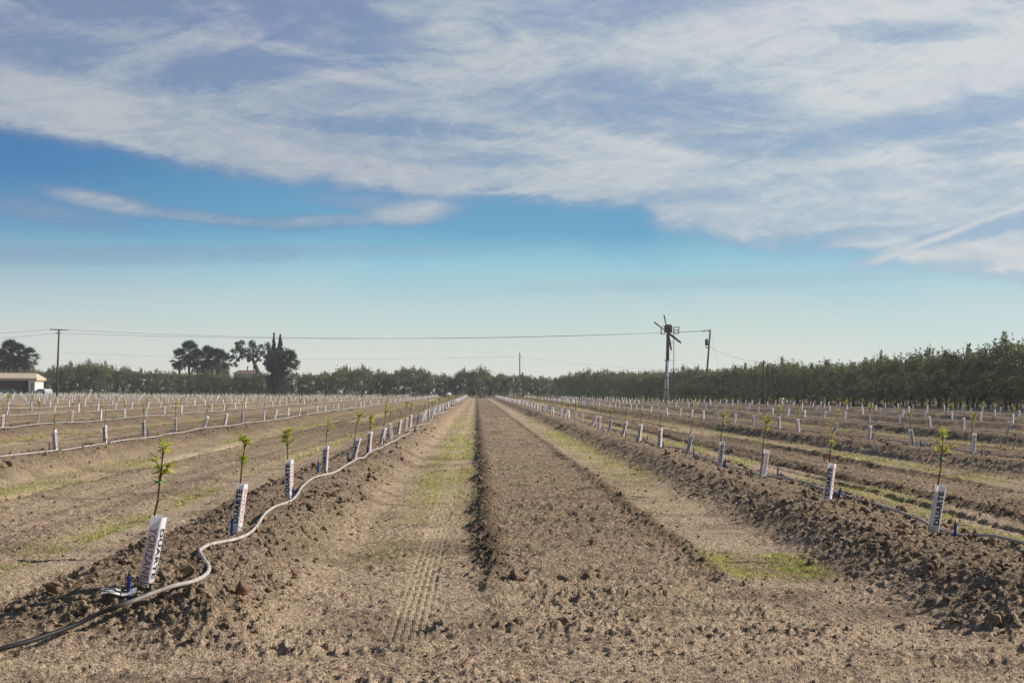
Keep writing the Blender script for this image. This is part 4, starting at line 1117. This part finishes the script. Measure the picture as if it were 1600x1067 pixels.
small_cl = [(a, 0, tp.z * .9, .22) for a in (-.7, -.3, .1, .4)]; link("crown", crown_mesh(71, small_cl, 30, .22, .05, M_PINK), e); tag(e, "taller pale bare sapling among the guards right of the utility pole", "sapling")

# ------------------------------------------------------------------ wind machine
M_GALV = plain("galvanised_steel", srgb(176, 172, 186), .45, metal=.15, var=.12, vscale=2)
M_DKSTEEL = plain("dark_steel", srgb(66, 56, 56), .6, var=.2, vscale=2)
M_BLADE = plain("blade_paint", srgb(38, 32, 29), .95, spec=.05, var=.15, vscale=2)
M_ENG = plain("gearbox_paint", srgb(92, 56, 44), .5, var=.2, vscale=3)
M_WIRE = plain("wire", srgb(120, 128, 130), .5)
M_POLE = plain("creosoted_pole", srgb(70, 56, 50), .9, var=.25, vscale=2, bump=.4)
Yw = 238.0; wk = Yw / FPX
b0 = at(1041.3, 631, Yw); e = empty("wind_machine", (b0.x, Yw, 0.05))
def W(px, py, dy=0): p = at(px, py, Yw + dy); return Vector((p.x - b0.x, dy, p.z - .05))
m = MB(); t0 = W(1043, 563); t1 = W(1041.5, 590)
m.tube([(0, 0, -.2), (t1.x, 0, t1.z), t0], [.36, .33, .27], 20); m.build("tower", M_GALV, e)
m = MB(); t2 = W(1043.6, 522); m.tube([t0, t2], [.27, .24], 20); m.build("upper_tower", M_DKSTEEL, e)  # upper section, darker than the column below
for z in (t1.z, t0.z, 2.0):
    m = MB(); m.tube([(t1.x * .8, 0, z - .06), (t1.x * .8, 0, z + .06)], [.40, .40], 20); m.build("tower_flange", M_DKSTEEL, e)
m = MB(); g0 = W(1044, 514); m.box(g0, (1.15, 1.3, 1.15)); m.tube([g0 + Vector((0, -.65, 0)), g0 + Vector((0, -.85, 0))], [.42, .36], 14); m.box(g0 + Vector((0, 0, .64)), (.7, .8, .14)); m.build("gearbox", M_ENG, e)
m = MB(); hub = W(1043.2, 519.5, -1.25); m.tube([hub + Vector((0, .6, 0)), hub + Vector((0, -.12, 0))], [.16, .24], 12); m.build("hub", M_DKSTEEL, e)
va = Vector((4, -22.6, -28)) * wk * .82; vb = Vector((23, 23.3, -15.5)) * wk * .82
# keep the picture-plane reach of the blades
va = Vector((4, -14.0, -28)) * wk; vb = Vector((23, 14.0, -15.5)) * wk
nrm = va.cross(vb).normalized()
for v in (va, -va, vb, -vb):
    m = MB(); d = v.normalized(); s = nrm.cross(d).normalized()
    secs = []
    for t, ch, tw in ((.06, .16, .5), (.16, .44, .4), (.5, .48, .25), (.85, .42, .12), (1.0, .36, .08)):
        c = hub + v * t; q = (s * math.cos(tw) + nrm * math.sin(tw)); n_ = (nrm * math.cos(tw) - s * math.sin(tw))
        secs.append([c - q * ch / 2, c - q * ch * .2 + n_ * .035, c + q * ch / 2, c - q * ch * .2 - n_ * .035])
    for a_, b_ in zip(secs[:-1], secs[1:]):
        for k in range(4): m.face([a_[k], a_[(k + 1) % 4], b_[(k + 1) % 4], b_[k]])
    m.face(secs[-1]); m.build("blade", M_BLADE, e)
# platform with rails on the right, frame on the left, ladder
def rail(pts, parent, name):
    m = MB()
    for a_, b_ in pts: m.beam(a_, b_, .07, .07)
    return m.build(name, M_DKSTEEL, parent)
c_ = W(1053, 521); r_ = W(1060, 521); rt_ = W(1060.5, 511); lt_ = W(1053, 511)
m = MB(); m.box(((c_.x + r_.x) / 2, 0, c_.z), (abs(r_.x - c_.x) + .2, .9, .08)); m.build("platform", M_DKSTEEL, e)
mid1, mid2 = (c_ + lt_) / 2, (r_ + rt_) / 2
for yy in (-.42, .42):
    o_ = Vector((0, yy, 0)); rail([(c_ + o_, lt_ + o_), (r_ + o_, rt_ + o_), (lt_ + o_, rt_ + o_), (mid1 + o_, mid2 + o_)], e, "railing")
l0 = W(1033, 511); l1 = W(1033, 522); l2 = W(1040, 522)
m = MB(); m.box((l1 + l2) / 2, (abs(l2.x - l1.x), .8, .08)); m.build("bracket", M_DKSTEEL, e)
for yy in (-.38, .38): rail([(l0 + Vector((0, yy, 0)), l1 + Vector((0, yy, 0))), (l0 + Vector((0, yy, 0)), W(1038, 509) + Vector((0, yy, 0)))], e, "railing")
m = MB(); lx = W(1053, 522); lb = W(1052.6, 600)
for dy in (-.17, .17): m.beam((lx.x, dy, lx.z), (lb.x - .02, dy, 1.0), .05, .05)
z = 1.2
while z < lx.z: m.beam((lx.x, -.17, z), (lx.x, .17, z), .03, .03); z += .32
m.build("ladder", M_DKSTEEL, e)
for y_ in (563, 535):
    a_ = W(1043, y_); m = MB(); m.beam((a_.x, 0, a_.z), (lx.x, 0, a_.z), .06, .06); m.build("ladder_brace", M_DKSTEEL, e)
m = MB(); m.box((0, 0, -.05), (1.8, 1.8, .35)); m.box((.9, .2, .42), (1.3, .8, .75)); m.build("engine_base", M_DKSTEEL, e)
tag(e, "tall frost-fan tower with four dark blades and a pale steel column in the field", "wind machine")

# ------------------------------------------------------------------ poles and wires
def pole(px, basey, px_top, topy, Y, r0, label, arms, extra=None):
    b = at(px, basey, Y); t = at(px_top, topy, Y); e = empty("utility_pole", (b.x, Y, 0)); o_ = Vector((b.x, Y, 0))
    m = MB(); tt = Vector((t.x, Y, t.z)) - o_; m.tube([(0, 0, -.3), tt * .5, tt], [r0, r0 * .85, r0 * .68], 10); m.build("pole", M_POLE, e)
    for (xa, ya, xb, yb, yaw) in arms:
        a_, b_ = at(xa, ya, Y), at(xb, yb, Y); a_ = Vector((a_.x, Y, a_.z)) - o_; b_ = Vector((b_.x, Y, b_.z)) - o_; a_.y = -yaw - .16; b_.y = yaw - .16
        m = MB(); m.beam(a_, b_, .13, .13); arm = m.build("crossarm", M_POLE, e)
        for q in (.04, .3, .7, .96):
            c = a_.lerp(b_, q); m = MB(); m.tube([c + Vector((0, 0, .06)), c + Vector((0, 0, .16)), c + Vector((0, 0, .20)), c + Vector((0, 0, .30))], [.03, .07, .05, .03], 8); m.build("insulator", M_GALV, arm)
    if extra: extra(e, o_)
    tag(e, label, "utility pole", "utility poles around the field"); return e
pole(88.3, 622, 92.3, 514, 262, .20, "tall wooden utility pole with wide top crossarm at the left", [(81, 515.5, 104, 515.5, .9), (88, 521, 95, 521, .2)])
def transformer(e, o_):
    p = at(1104, 540, 250); c = Vector((p.x, 250, p.z)) - o_; m = MB(); c2 = Vector((c.x - .0, -.25, c.z))
    m.tube([c2, c2 + Vector((0, 0, .1)), c2 + Vector((0, 0, 1.0)), c2 + Vector((0, 0, 1.06))], [.25, .30, .30, .20], 14); tb = m.build("transformer", M_DKSTEEL, e)
    for dx in (-.12, .12):
        m = MB(); m.tube([c2 + Vector((dx, 0, 1.04)), c2 + Vector((dx, 0, 1.3))], [.05, .03], 8); m.build("bushing", M_GALV, tb)
    p = at(1105.5, 543, 250); c = Vector((p.x, 250, p.z)) - o_; m = MB(); m.box((c.x - .1, -.1, c.z), (.55, .2, .18)); m.build("bracket", M_DKSTEEL, e)
pole(1101, 634, 1109.8, 515, 250, .19, "leaning wooden utility pole with transformer, right of the wind machine", [(1096, 518, 1111, 516.3, .6)], transformer)
pole(812.5, 620, 812, 551, 430, .20, "thin pole rising behind the orchard near the middle", [(811.5, 557.5, 814.5, 557.5, .1)])
pole(1193, 636, 1193.5, 563, 196, .14, "short dark pole against the orchard, right of the leaning pole", [(1192, 565.5, 1195, 565.5, .1)])
pole(309.5, 620, 310, 571, 356, .12, "slim pole standing in front of the palms", [(309, 574, 311.5, 574, .1)])
def wire(a, b, sag, label, r=.022, n=28):
    a, b = Vector(a), Vector(b); pts = [a.lerp(b, i / n) - Vector((0, 0, 4 * sag * (i / n) * (1 - i / n))) for i in range(n + 1)]
    m = MB(); m.tube(pts, r, 4, False); o = m.build("power_wire", M_WIRE); tag(o, label, "wire", "overhead wires")
PL = lambda px, py, Y: tuple(at(px, py, Y))
wire(PL(82, 514, 262), PL(1097, 517, 250), 1.45, "upper long wire from the left pole's crossarm to the leaning pole")
wire(PL(94, 520.5, 262), PL(1110, 517, 250), 1.1, "lower long wire from the left pole to the leaning pole")
wire(PL(82, 514, 262), PL(-150, 523, 262), .4, "upper wire leaving the left pole toward the left edge")
wire(PL(89, 520.5, 262), PL(-150, 531, 262), .4, "lower wire leaving the left pole toward the left edge")
wire(PL(812, 557, 430), PL(100, 551, 430), 1.2, "faint wire from the middle pole leftward behind the palms", .018)
wire(PL(812, 557, 430), PL(1080, 578, 430), .8, "faint wire from the middle pole rightward into the orchard", .018)
wire(PL(1107, 542, 250), PL(1193, 566, 196), .45, "wire sloping from the leaning pole down to the short pole", .016)
wire(PL(1110, 520, 250), PL(1124, 578, 252), .0, "steep guy wire on the right of the leaning pole", .014)

# ------------------------------------------------------------------ shed, house, small things at the far end
M_ROOF = plain("tan_metal_roof", srgb(190, 174, 150), .5, var=.08, vscale=1)
M_WALLW = plain("white_stucco", srgb(224, 216, 200), .8, var=.08, vscale=1)
M_WALLD = plain("weathered_board", srgb(100, 87, 78), .85, var=.2, vscale=1.5)
M_GLASS = plain("window_glass", (.05, .06, .08), .1)
Ys = 352.0
def S(px, py, dy=0): p = at(px, py, Ys + dy); return Vector((p.x, Ys + dy, p.z))
x_l, x_r = S(-60, 600).x, S(56, 600).x; x_m = S(27.5, 600).x; x_w = S(44.5, 600).x
ze, zt = S(30, 594.5).z, S(30, 588).z; dep = 7.0
e = empty("shed", (x_m, Ys, 0)); O = Vector((x_m, Ys, 0))
m = MB(); m.box(Vector(((x_l + x_m) / 2, Ys + 2.6, ze / 2)) - O, (x_m - x_l, .15, ze)); m.box(Vector(((x_l + x_m) / 2, Ys + dep, ze / 2)) - O, (x_m - x_l, .15, ze)); m.build("board_wall", M_WALLD, e)
m = MB(); m.box(Vector(((x_m + x_w) / 2, Ys + dep, ze / 2)) - O, (x_w - x_m, .15, ze)); m.box(Vector((x_m, Ys + dep / 2 + 1.3, ze / 2)) - O, (.15, dep - 2.6, ze)); m.build("back_wall", M_WALLD, e)
m = MB(); xm2, wd = (x_w + x_r - .25) / 2, x_r - x_w - .25
zb, zw0, zw1 = 0, 1.0, ze - .55
wx0, wx1 = x_w + .62, x_r - .55
for (a, b, c, d) in ((x_w, wx0, 0, ze), (wx1, x_r - .2, 0, ze), (wx0, wx1, 0, zw0), (wx0, wx1, zw1, ze)):
    m.box(Vector(((a + b) / 2, Ys + .1, (c + d) / 2)) - O, (b - a, .2, d - c))
m.box(Vector((x_r - .3, Ys + dep / 2 + .12, ze / 2)) - O, (.2, dep - .2, ze)); m.box(Vector((x_w + .1, Ys + dep / 2 + .12, ze / 2)) - O, (.2, dep - .2, ze)); m.build("room_wall", M_WALLW, e)
m = MB(); m.box(Vector(((wx0 + wx1) / 2, Ys + .12, (zw0 + zw1) / 2)) - O, (wx1 - wx0, .05, zw1 - zw0)); w_ = m.build("window", M_GLASS, e)
m = MB(); m.box(Vector(((wx0 + wx1) / 2, Ys + .03, (zw0 + zw1) / 2)) - O, (.09, .08, zw1 - zw0)); m.box(Vector(((wx0 + wx1) / 2, Ys - .03, zw0 - .04)) - O, (wx1 - wx0 + .2, .2, .08)); m.build("frame", M_WALLW, w_)
# roof: low gable with deep fascia
m = MB(); ov = .5; xr = x_r + .3
f0, f1 = Ys - ov, Ys + dep + ov; ym = (f0 + f1) / 2; zr = zt + .25
def q(x, y, z): return Vector((x, y, z)) - O
m.face([q(x_l, f0, ze + .55), q(xr, f0, ze + .55), q(xr - 1.2, ym, zr + .55), q(x_l, ym, zr + .55)])
m.face([q(x_l, f1, ze + .55), q(x_l, ym, zr + .55), q(xr - 1.2, ym, zr + .55), q(xr, f1, ze + .55)])
m.face([q(xr, f0, ze + .55), q(xr, f1, ze + .55), q(xr - 1.2, ym, zr + .55)])
m.face([q(x_l, f0, ze + .003), q(x_l, f1, ze + .003), q(xr, f1, ze + .003), q(xr, f0, ze + .003)])
m.face([q(x_l, f0, ze + .003), q(xr, f0, ze + .003), q(xr, f0, ze + .55), q(x_l, f0, ze + .55)]); m.face([q(xr, f0, ze + .003), q(xr, f1, ze + .003), q(xr, f1, ze + .55), q(xr, f0, ze + .55)]); m.face([q(xr, f1, ze + .003), q(x_l, f1, ze + .003), q(x_l, f1, ze + .55), q(xr, f1, ze + .55)])
m.build("roof", M_ROOF, e)
for xx in (x_m - .1, x_m - 3.2):
    m = MB(); m.box(Vector((xx, Ys - .2, ze / 2)) - O, (.18, .18, ze)); m.build("post", M_WALLD, e)
tag(e, "low tan-roofed shed with open bay and white end room at far left", "shed")
# house roof behind the orchard
e = empty("house", tuple(at(383, 612, 420)[:2]) + (0,)); hx, hy = at(383, 612, 420)[:2]; m = MB(); zt2 = at(383, 576.5, 420).z; ze2 = at(383, 584, 420).z
m.box((0, 3, ze2 / 2), (6.5, 6, ze2)); m.build("wall", M_WALLW, e); m = MB()
m.face([(-3.8, -.6, ze2), (3.8, -.6, ze2), (2.4, 3, zt2 - .3), (-2.4, 3, zt2 - .3)]); m.face([(3.8, 6.6, ze2), (-3.8, 6.6, ze2), (-2.4, 3, zt2 - .3), (2.4, 3, zt2 - .3)]); m.face([(3.8, -.6, ze2), (3.8, 6.6, ze2), (2.4, 3, zt2 - .3)]); m.face([(-3.8, 6.6, ze2), (-3.8, -.6, ze2), (-2.4, 3, zt2 - .3)])
rf = m.build("roof", M_WALLD, e)
for xx in (.2, 1.9): m = MB(); m.tube([(xx, 2.6, zt2 - .6), (xx, 2.6, zt2 + .5), (xx, 2.6, zt2 + .55), (xx, 2.6, zt2 + .8)], [.14, .14, .26, .2], 10); m.build("chimney", M_DKSTEEL, rf)
tag(e, "grey roof with two vents seen under the spreading tree", "house")

def car(px, Y, yaw, col, label, L=4.3, H=1.45, roof=None):
    c = at(px, 620, Y); e = empty("parked_car", (c.x, Y, 0)); e.rotation_euler = (0, 0, R(yaw))
    paint = plain("car_paint", col, .3, var=.04)
    prof = [(-L / 2, .35), (-L / 2, .78), (-L / 2 + .15, .92), (-L * .24, 1.0), (-L * .10, H), (L * .22, H), (L * .38, .98), (L / 2 - .08, .88), (L / 2, .6), (L / 2, .35)]
    def shell(p, w, name, mat, par):
        m = MB(); n = len(p)
        for i in range(n - 1): m.face([(p[i][0], -w, p[i][1]), (p[i + 1][0], -w, p[i + 1][1]), (p[i + 1][0], w, p[i + 1][1]), (p[i][0], w, p[i][1])][::-1])
        m.face([(x, -w, z) for x, z in p][::-1]); m.face([(x, w, z) for x, z in p]); m.face([(p[0][0], -w, p[0][1]), (p[0][0], w, p[0][1]), (p[-1][0], w, p[-1][1]), (p[-1][0], -w, p[-1][1])][::-1])
        return m.build(name, mat, par)
    b = shell(prof, .86, "body", paint, e)
    shell([(-L * .21, 1.02), (-L * .11, H - .08), (L * .21, H - .08), (L * .34, 1.0)], .875, "window", M_GLASS, e)
    for sx in (-.31, .31):
        for sy in (-.80, .80):
            m = MB(); m.tube([(L * sx, sy - .11, .32), (L * sx, sy + .11, .32)], .32, 16); wh = m.build("wheel", M_BLACK, e)
            m = MB(); m.tube([(L * sx, sy - .12, .32), (L * sx, sy + .12, .32)], .18, 12); m.build("rim", M_GALV, wh)
    tag(e, label, "car", "cars parked by the shed")
car(62, 352, 8, srgb(150, 168, 172), "pale grey car right of the shed", 3.6)
car(73, 353, -60, srgb(200, 206, 208), "whitish car parked between the shed and the left pole", 3.8)
car(12, 349.5, 12, srgb(52, 92, 96), "dark teal car in front of the shed at the left edge", 4.2)
# white tank / box near centre, standpipe at the right
c = at(700, 620, 357); e = empty("water_tank", (c.x, 357, 0)); m = MB(); m.tube([(-.6, 0, .75), (-.5, 0, .75), (.5, 0, .75), (.6, 0, .75)], [.2, .36, .36, .2], 16); m.build("tank", M_WALLW, e); m = MB()
for sx in (-.35, .35): m.box((sx, 0, .2), (.12, .6, .45))
m.build("cradle", M_DKSTEEL, e); tag(e, "small white horizontal tank at the far end, left of centre", "tank")
c = at(1222, 640, 172); e = empty("standpipe", (c.x, 172, 0)); zt3 = at(1222, 622, 172).z; m = MB(); m.tube([(0, 0, -.1), (0, 0, zt3 - .25)], [.09, .09], 12); m.build("pipe", M_WALLW, e); m = MB(); m.tube([(0, 0, zt3 - .25), (0, 0, zt3 - .2), (0, 0, zt3), (0, 0, zt3 + .03)], [.10, .22, .22, .1], 12); m.build("cap", M_WALLW, e)
tag(e, "white capped standpipe before the orchard on the right", "standpipe")
def build_haze():
    m = MB(); z0, z1 = -1.3, 19.5
    m.box((0, 350, (z0 + z1) / 2), (1830, 1530, z1 - z0))
    mt = bpy.data.materials.new("haze_air"); mt.use_nodes = True; nt = mt.node_tree; nt.nodes.clear()
    v = nt.nodes.new('ShaderNodeVolumePrincipled'); v.inputs['Color'].default_value = (.86, .92, 1.0, 1); v.inputs['Density'].default_value = HAZE; v.inputs['Anisotropy'].default_value = .2
    o = nt.nodes.new('ShaderNodeOutputMaterial'); nt.links.new(v.outputs[0], o.inputs['Volume'])
    tag(m.build("haze", mt), "pale haze hanging over the field and orchard", "haze", kind="stuff")
HAZE = 0.00026
build_haze()
print("objects", len(bpy.data.objects), "saplings", len(saplings), "indiv", len(indiv), "rest", len(rest))
